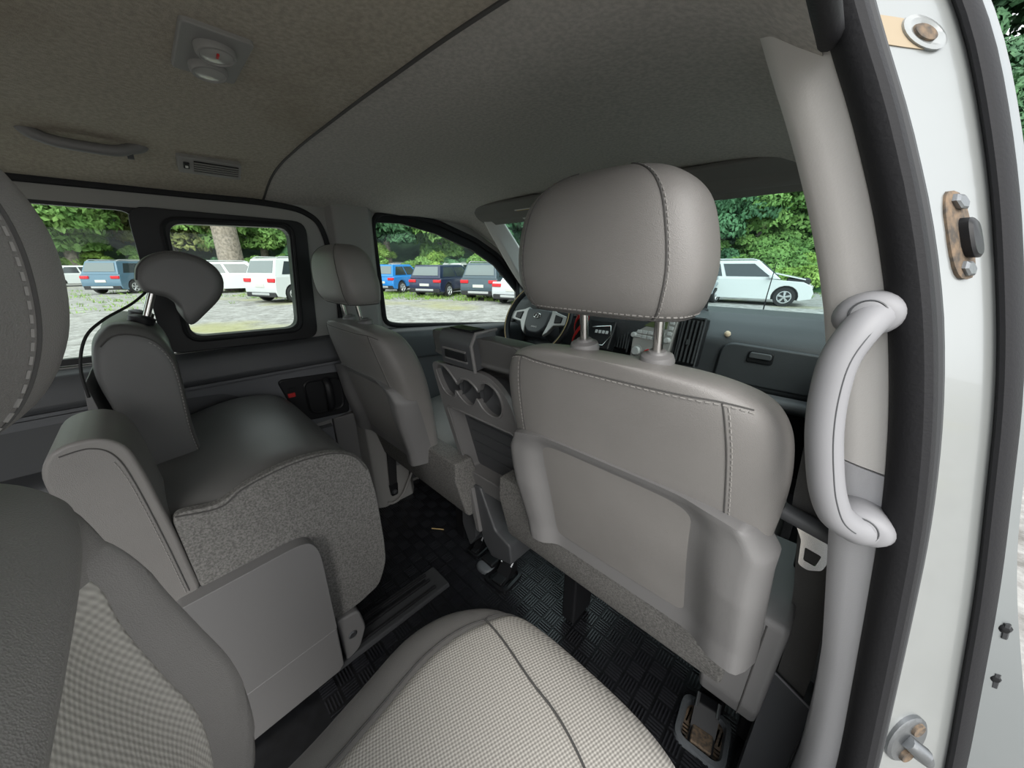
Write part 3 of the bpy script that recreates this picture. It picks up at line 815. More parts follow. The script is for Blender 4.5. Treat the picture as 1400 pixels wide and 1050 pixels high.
# headrest
hs = []
for z, hw, hd, n, dy in [(.952, .03, .010, 2.6, .0), (.955, .085, .036, 2.8, .0), (.970, .118, .052, 3.1, .0), (1.0, .134, .060, 3.2, .0), (1.035, .140, .063, 3.2, .0), (1.07, .138, .061, 3.2, .0), (1.10, .126, .054, 3.0, 0), (1.122, .10, .042, 2.8, 0), (1.133, .06, .024, 2.6, 0), (1.136, .01, .005, 2.4, 0)]:
    hs.append((NX - .04, -.128 + dy + .10 * (z - 1.03), 1.0 + (z - 1.0) * 1.09 if z > 1.0 else z, hw, hd * .9, n + .5))
fh = Soft(hs, nu=72, nv=48)
h = fh.mesh('headrest', 'leather', fs)
seam([fh.pt(122, v, .0003) for v in np.linspace(.15, .9, 50)], h); stitches([fh.pt(119, v, .0006) for v in np.linspace(.15, .9, 60)], h, step=.0075, r=.0008)
for o_ in [h] + list(h.children):            # wings curve forward
    for v in o_.data.vertices: v.co.y += .068 * ((v.co.x - (NX - .04)) / .145) ** 2
for px_ in (-.06, .06):
    b = MB(); b.tube([(NX + px_, -.14, .92), (NX + px_, -.10, .98)], .006, 12); b.build('headrest_post', 'chrome', fs)
# base frame
b = MB(); b.box((.30, -.16, .05), (.67, .24, .33)); b.build('seat_base', 'plastic_dark', fs, bevel=.02)
for x in (.31, .64):
    b = MB(); b.box((x, -.2, 0.0), (x + .03, .22, .06)); b.build('leg', 'black_plastic', fs, bevel=.004)
rebase(fs)

# ================================================================== SECOND ROW, BENCH ON THE FAR SIDE
bn = thing('bench_seat', 'double second-row bench by the far windows with dark backlit window headrest', 'car seat', (-.4, .1, 0))
side = [(-.065, .628), (0, .612), (.04, .633), (.105, .648), (.16, .650), (.215, .640), (.262, .612), (.288, .565), (.298, .47), (.300, .319), (.296, .25), (.268, .185), (.20, .165), (.137, .165), (.125, .42), (.11, .455), (-.062, .44)]
side = round_poly(side, .02, 3)
b = MB(); b.prism(side, 'x', -.139, -.118); sp_ = b.build('felt_side', 'felt', bn, bevel=.006)
# leather cushion behind it
secs = []
prof = [(-.20, .40, .12), (-.12, .44, .17), (0, .455, .178), (.10, .462, .192), (.19, .458, .190), (.245, .445, .172), (.275, .425, .145), (.292, .41, .10), (.298, .40, .04)]
for y, cz, hz in prof: secs.append((-.425, y, cz, .292, hz, 8))
bc = Soft(secs, V=(0, 0, 1), nu=96, nv=50); cu_o = bc.mesh('cushion', 'leather_dark', bn)
seam([(-.117, y, z + .001) for y, z in smooth_path([(-.06, .620), (0, .606), (.04, .627), (.105, .641), (.16, .643), (.215, .634), (.258, .607), (.283, .56)], 40)], sp_, 'piping', 'seam', .0018)
# raised window half of the cushion
secs = [(-.55, y, cz, .145, hz, 3.2) for y, cz, hz in [(-.10, .54, .03), (-.05, .545, .06), (.03, .55, .075), (.12, .552, .078), (.2, .545, .072), (.245, .53, .05), (.255, .52, .02)]]
Soft(secs, V=(0, 0, 1), nu=48, nv=30).mesh('cushion_pad', 'leather_dark', bn)
# recliner cover
b = MB(); b.prism(round_poly([(-.10, .452), (.105, .463), (.128, .452), (.140, .415), (.138, .172), (-.10, .155)], [.01, .03, .03, .03, .002, .002], 5), 'x', -.15, -.088)
rc = b.build('recliner_cover', 'plastic', bn, bevel=.014)
b = MB(); b.prism(round_poly([(-.10, .153), (.138, .170), (.136, .035), (.12, .022), (-.10, .01)], .006), 'x', -.15, -.090); b.build('lower_cover', 'plastic', bn, bevel=.005)
b = MB(); b.prism(round_poly([(.142, .17), (.20, .16), (.21, .09), (.185, .03), (.145, .015)], .015), 'x', -.165, -.105); hb = b.build('hinge_bracket', 'plastic', bn, bevel=.006)
b = MB(); b.lathe([(0, 0), (.011, 0), (.012, .002), (.008, .004), (0, .003)], (-.106, .172, .095), (1, 0, 0), 16); b.build('bolt', 'steel', hb)
b = MB(); b.prism([(-.12, -.004), (.14, .006), (.14, -.0), (.10, -.0), (-.12, -.0)], 'x', -.14, -.07)
# centre back, low, no headrest
cbp = round_poly([(-.062, .44), (-.066, .587), (-.073, .714), (-.080, .775), (-.105, .800), (-.150, .798), (-.172, .765), (-.172, .44)], .022, 4)
secs = []
b = MB(); b.prism(cbp, 'x', -.29, -.118); cbk = b.build('centre_backrest', 'leather', bn, bevel=.016, seg=4)
seam([(-.1172, y, z) for y, z in smooth_path([(-.078, .46), (-.082, .587), (-.089, .714), (-.098, .765), (-.118, .784), (-.148, .782)], 40)], cbk, 'piping')
stitches([(-.1172, y, z) for y, z in smooth_path([(-.083, .46), (-.087, .587), (-.094, .714), (-.103, .762)], 40)], cbk, step=.008)
# window backrest: thick bolstered profile
wp = [(.020, .50), (.010, .54), (.002, .657), (.004, .72), (.010, .803), (.010, .865), (-.004, .908), (-.030, .932), (-.067, .938), (-.095, .915), (-.108, .88), (-.114, .832), (-.108, .76), (-.098, .695), (-.092, .59), (-.085, .50)]
wp = smooth_path(wp, 60, closed=True)
cyz = (-.05, .72)
def ringx(x, s_):
    return [(x, lerp(cyz[0], y, s_), lerp(cyz[1], z, s_)) for y, z in wp]
b = MB(); b.loft([ringx(-.705, .84), ringx(-.702, .93), ringx(-.69, .98), ringx(-.66, 1), ringx(-.60, .985), ringx(-.47, .985), ringx(-.42, 1), ringx(-.394, .985), ringx(-.382, .95), ringx(-.376, .88), ringx(-.374, .78)])
wb = b.build('window_backrest', 'leather_dark', bn, angle=70)
ins = [(lerp(cyz[0], y, .90), lerp(cyz[1], z, .90)) for y, z in wp]
seam([(-.3762, y, z) for y, z in ins[:34]], wb, 'piping', 'seam', .0016)
stitches([(-.3755, lerp(cyz[0], y, .86), lerp(cyz[1], z, .86)) for y, z in wp[:26]], wb, step=.008)
b = MB(); sp2 = [(-.100, .50), (-.105, .59), (-.112, .695), (-.124, .76), (-.128, .825), (-.135, .80), (-.145, .70), (-.142, .60), (-.128, .50)]
b.prism(smooth_path(sp2, 30, closed=True), 'x', -.70, -.385); b.build('back_shell', 'plastic', bn, bevel=.004)
# window headrest, tipped forward, in profile
hp = [(-.013, 1.020), (-.004, 1.048), (.020, 1.070), (.058, 1.080), (.10, 1.070), (.128, 1.045), (.136, 1.012), (.122, .975), (.085, .938), (.056, .915), (.046, .930), (.044, .955), (.030, .978), (.010, .988), (-.008, .998)]
hp = smooth_path(hp, 60, closed=True); ch = (.06, 1.015)
rg = lambda x, s_: [(x, lerp(ch[0], y, s_), lerp(ch[1], z, s_)) for y, z in hp]
b = MB(); b.loft([rg(-.668, .78), rg(-.666, .9), rg(-.655, .98), rg(-.63, 1), rg(-.46, 1), rg(-.432, .98), rg(-.421, .92), rg(-.417, .82), rg(-.416, .7)])
wh = b.build('headrest', 'leather_dark', bn, angle=75)
seam([(-.4245, lerp(ch[0], y, .955), lerp(ch[1], z, .955)) for y, z in hp[:36]], wh, 'piping', 'seam', .0014)
for x in (-.475, -.60):
    b = MB(); b.tube([(x, -.030, .90), (x, .012, 1.0)], .0065, 12); b.build('headrest_post', 'chrome', bn)
    b = MB(); b.lathe([(0, -.012), (.022, -.012), (.023, .002), (.012, .007), (.006, .007)], (x, -.022, .936), (0, .35, 1), 20); b.build('post_collar', 'black_plastic', bn)
b = MB(); b.tube(smooth_path([(-.47, .0, .994), (-.44, -.03, .97), (-.40, -.075, .945), (-.385, -.105, .915), (-.38, -.125, .86), (-.38, -.13, .80)], 30), .0028, 6); b.build('headrest_cable', 'cable', bn)
# bench understructure
b = MB(); b.box((-.66, -.15, .02), (-.16, .20, .30)); b.build('seat_base', 'black_plastic', bn, bevel=.01)
rebase(bn)

# ================================================================== DASHBOARD
da = thing('dashboard', 'black plastic dashboard under the windshield with glove box', 'dashboard', (0, 1.7, 0))
dp = [(1.93, .858), (1.80, .868), (1.68, .862), (1.60, .835), (1.535, .795), (1.512, .768), (1.512, .63), (1.50, .615), (1.55, .55), (1.70, .50), (1.78, .25), (1.93, .25)]
b = MB(); b.prism(round_poly(dp, .02, 4), 'x', -.72, .69); b.build('dash_body', 'dash', da, bevel=.01, angle=60)
b = MB(); b.prism(round_poly([(1.50, .605), (1.455, .60), (1.448, .575), (1.475, .55), (1.56, .55)], .014, 4), 'x', .24, .69); b.build('knee_ledge', 'plastic_panel', da, bevel=.006)
b = MB(); b.prism([(1.56, .55), (1.60, .25), (1.75, .25), (1.75, .55)], 'x', .24, .69); b.build('knee_panel', 'black_plastic', da, bevel=.01)
# glove box lid and handle
b = MB(); b.prism(round_poly([(.335, .622), (.675, .622), (.675, .764), (.365, .772), (.342, .745)], [.02, .02, .012, .035, .035], 6), 'y', 1.494, 1.53)
gb = b.build('glove_box', 'dash', da, bevel=.007)
b = MB(); b.prism(round_poly([(.432, .712), (.512, .710), (.512, .752), (.436, .754)], .010), 'y', 1.487, 1.50); b.build('handle_recess', 'black_plastic', gb, bevel=.003)
b = MB(); b.prism(round_poly([(.438, .728), (.507, .727), (.507, .749), (.441, .750)], .008), 'y', 1.480, 1.492); b.build('handle', 'dash_low', gb, bevel=.004)
# hood over centre stack and instruments
b = MB(); rings = []
for x in np.linspace(-.72, .285, 40):
    k = 1.0 if x < .18 else max(0, 1 - ((x - .18) / .105) ** 2.5)
    h_ = .845 + (.03 * math.exp(-((x + .47) / .2) ** 2))
    z1 = lerp(.80, h_ + .025, k); y0 = lerp(1.56, 1.452, k)
    rings.append([(x, y0 + .03, .66), (x, y0 + .012, .72), (x, y0, z1 - .03), (x, y0 + .015, z1 - .008), (x, y0 + .06, z1), (x, y0 + .2, z1), (x, y0 + .3, .80), (x, y0 + .3, .66)])
b.loft(rings); b.build('dash_hood', 'dash', da, angle=50)
# centre stack, angled
cs_ = MB(); CM = Matrix.Translation((.092, 1.452, .745)) @ Matrix.Rotation(R(-10), 4, 'Z') @ Matrix.Rotation(R(-10), 4, 'X')
def cbx(x0, z0, x1, z1, y0, y1): return MB().box((x0, y0, z0), (x1, y1, z1), CM)
cs_.loft([[CM @ Vector((x, y, z)) for x, z in [(-.098, .115), (.098, .125), (.080, -.16), (-.08, -.16)]] for y in (-.012, .03)]); stk = cs_.build('radio_panel', 'silver_plastic', da, bevel=.005)
cbx(-.055, .055, .058, .092, -.0145, 0).build('display', 'lcd', stk, bevel=.002)
cbx(-.06, .102, .065, .110, -.0145, 0).build('disc_slot', 'black_plastic', stk, bevel=.001)
for k in range(4): cbx(.066, .098 - k * .022, .086, .112 - k * .022, -.0155, 0).build('button', 'knob', stk, bevel=.002)
for r_ in range(2):
    for k in range(5): cbx(-.072 + k * .026, .022 - r_ * .020, -.050 + k * .026, .036 - r_ * .020, -.0155, 0).build('button', 'knob', stk, bevel=.002)
for x, z, rr, m_ in ((.075, .012, .012, 'knob'), (-.082, .012, .012, 'knob'), (-.055, -.055, .020, 'knob'), (.056, -.052, .023, 'white_label'), (.002, -.055, .018, 'red')):
    b = MB(); b.lathe([(0, .016), (rr * .8, .016), (rr * .92, .012), (rr, 0), (rr, -.004)], CM @ Vector((x, -.012, z)), CM.to_3x3() @ Vector((0, -1, 0)), 24); kn = b.build('knob', m_, stk)
    if rr > .015:
        b = MB(); b.tube([CM @ Vector((x + rr * 1.12 * math.cos(a), -.012, z + rr * 1.12 * math.sin(a))) for a in np.linspace(0, 2 * PI, 24, endpoint=False)], .003, 6, closed=True); b.build('knob_ring', 'silver_plastic', stk)
# air vents left and right of the radio
for cx, w in ((.158, .042), (-.145, .038)):
    VM = CM @ Matrix.Translation((cx, 0, .03))
    b = MB(); b.box((-w, -.006, -.10), (w, .03, .085), VM); ve = b.build('air_vent', 'black_plastic', da, bevel=.006)
    for k in range(5):
        b = MB(); x = -w * .78 + k * w * .39; b.box((x - .0022, -.016, -.088), (x + .0022, -.004, .074), VM); b.build('slat', 'dash_low', ve)
    b = MB(); b.tube([VM @ Vector(p) for p in ((-w, -.01, -.10), (w, -.01, -.10), (w, -.01, .085), (-w, -.01, .085))], .004, 6, closed=True); b.build('vent_rim', 'dash', ve)
    b = MB(); b.box((-.006, -.019, -.02), (.006, -.012, .0), VM); b.build('vent_tab', 'dash_low', ve)
# gear selector panel between wheel and stack
GM = Matrix.Translation((-.14, 1.43, .74)) @ Matrix.Rotation(R(-28), 4, 'X')
b = MB(); b.box((-.075, -.01, -.07), (.06, .05, .075), GM); gp = b.build('gear_panel', 'black_plastic', da, bevel=.012)
b = MB(); b.tube([GM @ Vector(p) for p in ((-.05, -.012, .03), (.04, -.012, .045), (.055, -.012, 0), (.03, -.012, -.05), (-.06, -.012, -.055))], .003, 6); b.build('chrome_edge', 'chrome', gp)
for k in range(4):
    b = MB(); b.box((-.03 + k * .018, -.0135, .005), (-.018 + k * .018, -.009, .02), GM); b.build('button', 'knob', gp, bevel=.001)
rebase(da)

# steering wheel
swt = thing('steering_wheel', 'black steering wheel with silver spokes and oval emblem', 'steering wheel', (-.462, 1.37, .775))
SM = Matrix.Rotation(R(64), 4, 'X')     # local z towards the driver
SM = Matrix.Rotation(R(62), 4, 'X')
rim = [SM @ Vector((.195 * math.cos(a), .195 * math.sin(a), 0.03)) for a in np.linspace(0, 2 * PI, 64, endpoint=False)]
MB().tube(rim, .0155, 12, closed=True).build('rim', 'black_plastic', swt)
MB().tube([SM @ Vector((.1955 * math.cos(a), .1955 * math.sin(a), 0.0455)) for a in np.linspace(0, 2 * PI, 64, endpoint=False)], .0016, 6, closed=True).build('rim_stitching', 'straw', swt)
hub = round_poly([(-.085, .055), (.085, .055), (.075, -.035), (.035, -.075), (-.035, -.075), (-.075, -.035)], .02)
b = MB(); b.loft([[SM @ Vector((x, y, -.02)) for x, y in hub], [SM @ Vector((x, y, .02)) for x, y in hub], [SM @ Vector((x * .9, y * .9, .034)) for x, y in hub]]); b.build('airbag_cover', 'dash_low', swt, bevel=.006)
for sx in (-1, 1):
    sp_l = [(sx * .075, .065), (sx * .105, .05), (sx * .185, .03), (sx * .185, -.01), (sx * .11, -.02), (sx * .085, -.06), (sx * .06, -.08), (sx * .07, -.03)]
    b = MB(); b.loft([[SM @ Vector((x, y, .002)) for x, y in sp_l], [SM @ Vector((x, y, .026)) for x, y in sp_l]]); b.build('spoke', 'silver_plastic', swt, bevel=.005)
    b = MB(); b.loft([[SM @ Vector((sx * x, y, .02)) for x, y in [(.105, .036), (.15, .026), (.15, -.002), (.11, -.008)]], [SM @ Vector((sx * x, y, .031)) for x, y in [(.105, .036), (.15, .026), (.15, -.002), (.11, -.008)]]]); b.build('spoke_switch', 'black_plastic', swt, bevel=.003)
b = MB(); b.tube([SM @ Vector((.022 * math.cos(a), .018 + .0125 * math.sin(a), .036)) for a in np.linspace(0, 2 * PI, 32, endpoint=False)], .0024, 6, closed=True)
def bar(b, p, q, r): b.tube([SM @ Vector((*p, .036)), SM @ Vector((*q, .036))], r, 6)
bar(b, (-.010, .009), (-.006, .027), .0028); bar(b, (.006, .009), (.010, .027), .0028); bar(b, (-.009, .0165), (.009, .0195), .0022)
b.build('emblem', 'chrome', swt)
text_mesh('AIRBAG', .011, SM @ Matrix.Translation((0, -.04, .0345)), 'airbag_lettering', 'silver_plastic', swt)
b = MB(); b.tube([SM @ Vector((0, 0, -.02)), SM @ Vector((0, 0, -.2))], [.05, .06], 16); b.build('column', 'dash_low', swt)
b = MB(); b.tube([SM @ Vector((.03, .02, -.05)), SM @ Vector((.17, .06, -.03)), SM @ Vector((.20, .065, -.03))], [.008, .008, .012], 8); b.build('stalk', 'black_plastic', swt)

# red and black covered lever by the steering column
lv = thing('gear_lever', 'red and black mesh covered lever beside the steering wheel', 'lever', (-.165, 1.27, .66))
P0, P1 = Vector((-.02, .02, -.02)), Vector((.038, -.025, .20))
ax = (P1 - P0)
b = MB(); b.tube([P0, P0 + ax * .5, P1], [.026, .022, .026], 14); bd = b.build('cover', 'black_plastic', lv)
e1 = ax.normalized().orthogonal().normalized(); e2 = ax.normalized().cross(e1)
for k in range(5):
    b = MB(); a0 = k * 2 * PI / 5
    b.tube([P0 + ax * t + (e1 * math.cos(a0 + t * 4) + e2 * math.sin(a0 + t * 4)) * (.0245 - .004 * math.sin(PI * t)) for t in np.linspace(0, 1, 20)], .0075, 6, flat=.5); b.build('red_stripe', 'red', lv)
b = MB(); b.lathe([(.0, .02), (.012, .018), (.02, .0), (.012, -.018), (0, -.02)], P1, ax, 14); b.build('knob', 'black_plastic', lv)
b = MB(); b.lathe([(.045, -.06), (.04, -.02), (.024, .02)], P0, ax, 14); b.build('boot', 'black_plastic', lv)

# screen standing on the dash, edge on
mo = thing('dash_monitor', 'black display standing on the dash behind the headrest', 'monitor', (.205, 1.68, .862))
MM = Matrix.Rotation(R(38), 4, 'Z')
b = MB(); b.box((-.15, -.012, .008), (.012, .012, .125), MM); b.build('housing', 'black_plastic', mo, bevel=.005)
b = MB(); b.box((-.14, -.0135, .018), (.0, -.011, .115), MM); b.build('screen', 'car_glass', mo)
b = MB(); b.lathe([(0, 0), (.03, 0), (.028, .006), (.01, .02)], (-.01, 0, 0), (0, 0, 1), 20); b.build('foot', 'black_plastic', mo)
# small cream ball above the glove box
o = MB().lathe([(0, -.011), (.007, -.009), (.0115, -.002), (.0105, .006), (.006, .011), (0, .012)], (0, 0, 0), (0, -.3, 1), 16).build('dash_ornament', 'cream')
o.location = (.348, 1.525, .797); tag(o, 'small cream coloured knob stuck above the glove box corner', 'ornament')

# sun visors
def visor(name, label, x0, x1):
    t = thing(name, label, 'sun visor', ((x0 + x1) / 2, 1.062, 1.287)); w = (x1 - x0) / 2
    pl_ = round_poly([(-w, 0), (w, 0), (w - .01, -.138), (-w + .02, -.138)], [.02, .02, .035, .04], 6)
    M_ = Matrix.Rotation(R(64), 4, 'X')      # hangs forward and down along the glass
    b = MB(); b.loft([[M_ @ Vector((x, d, y)) for x, y in pl_] for d in (-.008, .008)])
    o = b.build('visor_board', 'visor', t, bevel=.006)
    return t, M_
tL, M_ = visor('sun_visor', "driver's grey sun visor with a yellow warning label", -.66, -.22)
b = MB(); b.loft([[M_ @ Vector((x, d, y)) for x, y in [(.05, -.05), (.18, -.05), (.18, -.115), (.05, -.115)]] for d in (-.0092, -.007)]); lb = b.build('warning_label', 'white_label', tL)
b = MB(); b.loft([[M_ @ Vector((x, d, y)) for x, y in [(.06, -.055), (.19, -.055), (.19, -.083), (.06, -.083)]] for d in (-.0097, -.007)]); b.build('label_band', 'yellow_label', lb)
b = MB(); b.loft([[M_ @ Vector((x, d, y)) for x, y in [(.068, -.078), (.090, -.078), (.079, -.060)]] for d in (-.0101, -.009)])
for k in range(5): b.loft([[M_ @ Vector((x, d, y)) for x, y in [(.098 + k * .016, -.076), (.109 + k * .016, -.076), (.109 + k * .016, -.062), (.098 + k * .016, -.062)]] for d in (-.0101, -.009)])
b.build('label_marks', 'ink', lb, smooth=False)
tR, M_ = visor('sun_visor', "passenger's dark sun visor folded down along the windshield", .14, .575)

# ================================================================== CEILING FITTINGS
zc_ = lambda x: interp_s(CPROF, x)
dl = thing('dome_lamp', 'grey twin map lamp plate on the headliner', 'lamp', (.008, .128, 1.307))
b = MB(); b.prism(round_poly([(-.068, -.034), (.068, -.034), (.068, .034), (-.068, .034)], .007), 'z', -.006, .002); b.build('plate', 'trim_grey', dl, bevel=.002)
for sx in (-.033, .027):
    b = MB(); b.lathe([(.021, .0), (.021, .006), (.0195, .009), (.0175, .0095), (.0165, .008)], (sx, 0, -.006), (.12, .05, -1), 28); rg_ = b.build('lamp_bezel', 'trim_grey', dl)
    b = MB(); b.lathe([(.0, .0105), (.009, .0100), (.0168, .0080), (.0168, .004)], (sx, 0, -.006), (.12, .05, -1), 28); b.build('lens', 'lens', rg_)
b = MB(); b.box((.030, -.001, -.0172), (.040, .001, -.0150)); b.build('lens_mark', 'red', dl)

gv = thing('ceiling_vent', 'slatted air vent with small switch on the headliner edge', 'air vent', (-.540, .181, 1.281))
sl_ = math.atan2(zc_(-.50) - zc_(-.59), .09)
VM = Matrix.Rotation(-sl_ - R(20), 4, 'Y')
b = MB(); b.prism(round_poly([(-.030, -.060), (.024, -.060), (.024, .060), (-.030, .060)], .005), 'z', -.008, .012); b.v = [tuple(VM @ Vector(p)) for p in b.v]; b.build('vent_frame', 'trim_grey', gv, bevel=.002)
b = MB(); b.box((-.021, -.032, -.0095), (.016, .054, -.004), VM); b.build('vent_backing', 'black_plastic', gv)
for k in range(5):
    x = -.0172 + k * .0074
    b = MB(); b.box((x - .0011, -.032, -.0120), (x + .0011, .054, -.0095), VM); b.build('slat', 'trim_grey', gv)
b = MB(); b.box((-.012, -.051, -.011), (.008, -.040, -.006), VM); b.build('switch', 'black_plastic', gv, bevel=.002)
b = MB(); b.box((-.006, -.048, -.0125), (.0, -.043, -.010), VM); b.build('switch_tab', 'white_label', gv)

gh = thing('ceiling_grab_handle', 'dark grey grab handle on the headliner above the far windows', 'grab handle', (-.53, -.012, 1.29))
p = smooth_path([(0, -.078, .014), (.006, -.072, .0), (.012, -.054, -.010), (.014, -.025, -.014), (.014, .03, -.014), (.012, .058, -.006), (.006, .074, .004), (0, .08, .016)], 40)
MB().tube(p, [lerp(.016, .0105, min(1, min(i, 39 - i) / 10)) for i in range(40)], 12).build('grip', 'plastic', gh)
b = MB(); b.lathe([(0, -.004), (.012, -.004), (.012, .006), (0, .006)], (.004, .055, -.012), (0, 1, 0), 14); b.build('hinge', 'plastic_dark', gh)
b = MB(); b.tube([(.004, .055, -.012), (.0, .06, .01)], .006, 8); b.build('hinge_arm', 'plastic_dark', gh)

# ================================================================== RIGHT PILLAR FITTINGS
hd_ = thing('pillar_grab_handle', 'large light grey grab handle on the centre pillar', 'grab handle', (.69, .45, .90))
pts = [(.690, .470, 1.010), (.688, .446, 1.010), (.680, .428, .998), (.6725, .418, .972), (.6725, .414, .94), (.677, .413, .905), (.685, .414, .87), (.694, .416, .84), (.706, .422, .816), (.724, .436, .804), (.738, .462, .806)]
pts = smooth_path(pts, 60)
b = MB(); rr = [.0140 if 8 < i < 52 else lerp(.0205, .0140, min(1, min(i, 59 - i) / 9)) for i in range(60)]
b.tube(pts, rr, 18); g_ = b.build('grip', 'handle_grey', hd_)
for c, rot in ((Vector((.682, .450, 1.008)), .35), (Vector((.726, .448, .806)), -.15)):
    ring = lambda k, y: [c + Vector((.025 * k * math.cos(q) * math.cos(rot) - .020 * k * math.sin(q) * math.sin(rot), y, .025 * k * math.cos(q) * math.sin(rot) + .020 * k * math.sin(q) * math.cos(rot))) for q in np.linspace(0, 2 * PI, 28, endpoint=False)]
    b = MB(); b.loft([ring(k, y) for k, y in ((.9, .02), (1.0, .006), (1.0, -.004), (.95, -.011), (.82, -.0165), (.6, -.0195), (.3, -.021), (.02, -.0212))]); b.build('mount', 'handle_grey', hd_, angle=60)
    nrm = Vector((-.05, -1, .06)).normalized()
    b = MB(); b.lathe([(0, .0012), (.009, .0010), (.0112, .0), (.0116, -.0015), (.0116, -.006)], c + nrm * .0212, nrm, 28); cp_ = b.build('screw_cap', 'handle_grey', hd_)
    e1 = nrm.orthogonal().normalized(); e2 = nrm.cross(e1)
    MB().tube([c + nrm * .0206 + (e1 * math.cos(a) + e2 * math.sin(a)) * .0122 for a in np.linspace(0, 2 * PI, 28, endpoint=False)], .0007, 5, closed=True).build('cap_joint', 'plastic_dark', cp_)
seam([Vector(p) + Vector((.0072, -.0118, 0)) for p in pts[9:51]], hd_, 'grip_joint', 'plastic_dark', .0006)
rebase(hd_)

sb = thing('passenger_seat_belt', 'charcoal seat belt with silver tongue beside the passenger seat', 'seat belt', (.70, .57, .2))
def web(name, rows, m, parent, th=.0014):
    b = MB(); b.loft([[Vector(a), Vector(c), Vector(c) + Vector((0, th, 0)), Vector(a) + Vector((0, th, 0))] for a, c in rows]); return b.build(name, m, parent, angle=60)
web('upper_webbing', [((.6655, .60, .99), (.668, .62, .99)), ((.664, .585, .90), (.672, .60, .90)), ((.666, .565, .82), (.690, .575, .82)), ((.671, .548, .755), (.714, .552, .752)), ((.674, .545, .73), (.718, .548, .725))], 'belt', sb)
web('lower_webbing', [((.676, .562, .74), (.720, .566, .735)), ((.688, .580, .68), (.730, .584, .67)), ((.706, .604, .56), (.748, .606, .55)), ((.720, .612, .44), (.760, .613, .43)), ((.722, .615, .34), (.763, .615, .33))], 'belt', sb)
b = MB(); b.tube([(.664, .530, .737), (.69, .531, .731), (.728, .533, .722)], .0115, 12); b.build('belt_guide', 'plastic_dark', sb, bevel=0)
tg = [(.686, .718), (.730, .708), (.724, .700), (.719, .672), (.708, .665), (.699, .668), (.695, .700)]
tho = round_poly([(.700, .693), (.715, .690), (.713, .674), (.702, .676)], .002)
tg = [(.708 + (a - .708) * 1.2, .718 + (c - .718) * 1.2) for a, c in tg]; tho = [(.708 + (a - .708) * 1.2, .718 + (c - .718) * 1.2) for a, c in tho]
plate_holes(round_poly(tg, .004), [tho], lambda a, c: (a, .541, c), (0, .0025, 0), 'buckle_tongue', 'chrome', sb)
b = MB(); b.prism(round_poly([(.718, .02), (.775, .02), (.775, .35), (.716, .38)], .006), 'y', .606, .66); bp_ = b.build('belt_housing', 'plastic_dark', sb, bevel=.004)
b = MB(); b.tube([(.716, .605, .382), (.775, .605, .352)], .002, 6); b.build('housing_edge', 'handle_grey', bp_)
rebase(sb)

# fittings on the painted jamb
def jamb_pt(z, t, off=.0):
    s_ = jamb_sec(z); a = Vector((s_[1][0], s_[1][1], z)); c = Vector((s_[2][0], s_[2][1], z))
    d = (c - a).normalized(); n = Vector((d.y, -d.x, 0))
    dz = (Vector((jamb_sec(z + .02)[1][0], 0, z + .02)) - Vector((jamb_sec(z - .02)[1][0], 0, z - .02))).normalized()
    return a.lerp(c, t) + n * off, d, n, dz
def jloop(z, t, w, h, off, k=20, ex=3.0):
    c, d, n, dz = jamb_pt(z, t, off); out = []
    for j in range(k):
        a = 2 * PI * j / k; cc, ss = math.cos(a), math.sin(a)
        out.append(c + d * (w * math.copysign(abs(cc) ** (2 / ex), cc)) + dz * (h * math.copysign(abs(ss) ** (2 / ex), ss)))
    return out
lp = thing('contact_plate', 'rusty bolted contact plate on the silver jamb', 'door contact', jamb_pt(1.075, .45)[0])
b = MB(); b.loft([jloop(1.075, .45, .021, .040, -.001), jloop(1.075, .45, .021, .040, .002), jloop(1.075, .45, .019, .037, .003)]); b.build('plate', 'rust', lp)
b = MB(); b.loft([jloop(1.073, .50, .010, .018, .002), jloop(1.073, .50, .010, .018, .009), jloop(1.073, .50, .008, .015, .011)]); b.build('contact_block', 'black_plastic', lp)
for z in (1.103, 1.047):
    b = MB(); b.loft([jloop(z, .45, .0105, .0075, .002, 6, 2), jloop(z, .45, .0105, .0075, .006, 6, 2), jloop(z, .45, .008, .0055, .0075, 6, 2)]); b.build('bolt', 'steel', lp, smooth=False)
rebase(lp)
hl = thing('hinge_bolt', 'round steel bolt in a stained recess at the top of the jamb', 'bolt', jamb_pt(1.245, .6)[0])
b = MB(); b.loft([jloop(1.243, .35, .030, .014, -.001, 20, 6), jloop(1.243, .35, .030, .014, .0012, 20, 6)]); b.build('recess', 'stain', hl)
b = MB(); b.loft([jloop(1.245, .62, .024, .016, .0, 24, 2), jloop(1.245, .62, .024, .016, .003, 24, 2), jloop(1.245, .62, .019, .0125, .004, 24, 2), jloop(1.245, .62, .014, .009, .002, 24, 2)]); b.build('washer', 'paint_silver', hl)
b = MB(); b.loft([jloop(1.245, .62, .013, .0085, .001, 24, 2), jloop(1.245, .62, .012, .0075, .004, 24, 2)]); b.build('bolt_head', 'rust', hl)
rebase(hl)
zs = .51
st = thing('door_striker', 'round steel door striker with two screws low on the jamb', 'door striker', jamb_pt(zs, .35)[0])
b = MB(); b.loft([jloop(zs, .33, .030, .034, -.001, 28, 2), jloop(zs, .33, .030, .034, .003, 28, 2), jloop(zs, .33, .027, .031, .005, 28, 2)]); b.build('plate', 'steel', st)
for dz_, dt in ((.018, .08), (-.020, -.02)):
    b = MB(); b.loft([jloop(zs + dz_, .33 + dt, .010, .009, .004, 16, 2), jloop(zs + dz_, .33 + dt, .009, .008, .008, 16, 2), jloop(zs + dz_, .33 + dt, .004, .004, .0075, 16, 2)]); b.build('screw', 'rust', st)
c, d, n, dz = jamb_pt(zs, .36, .006)
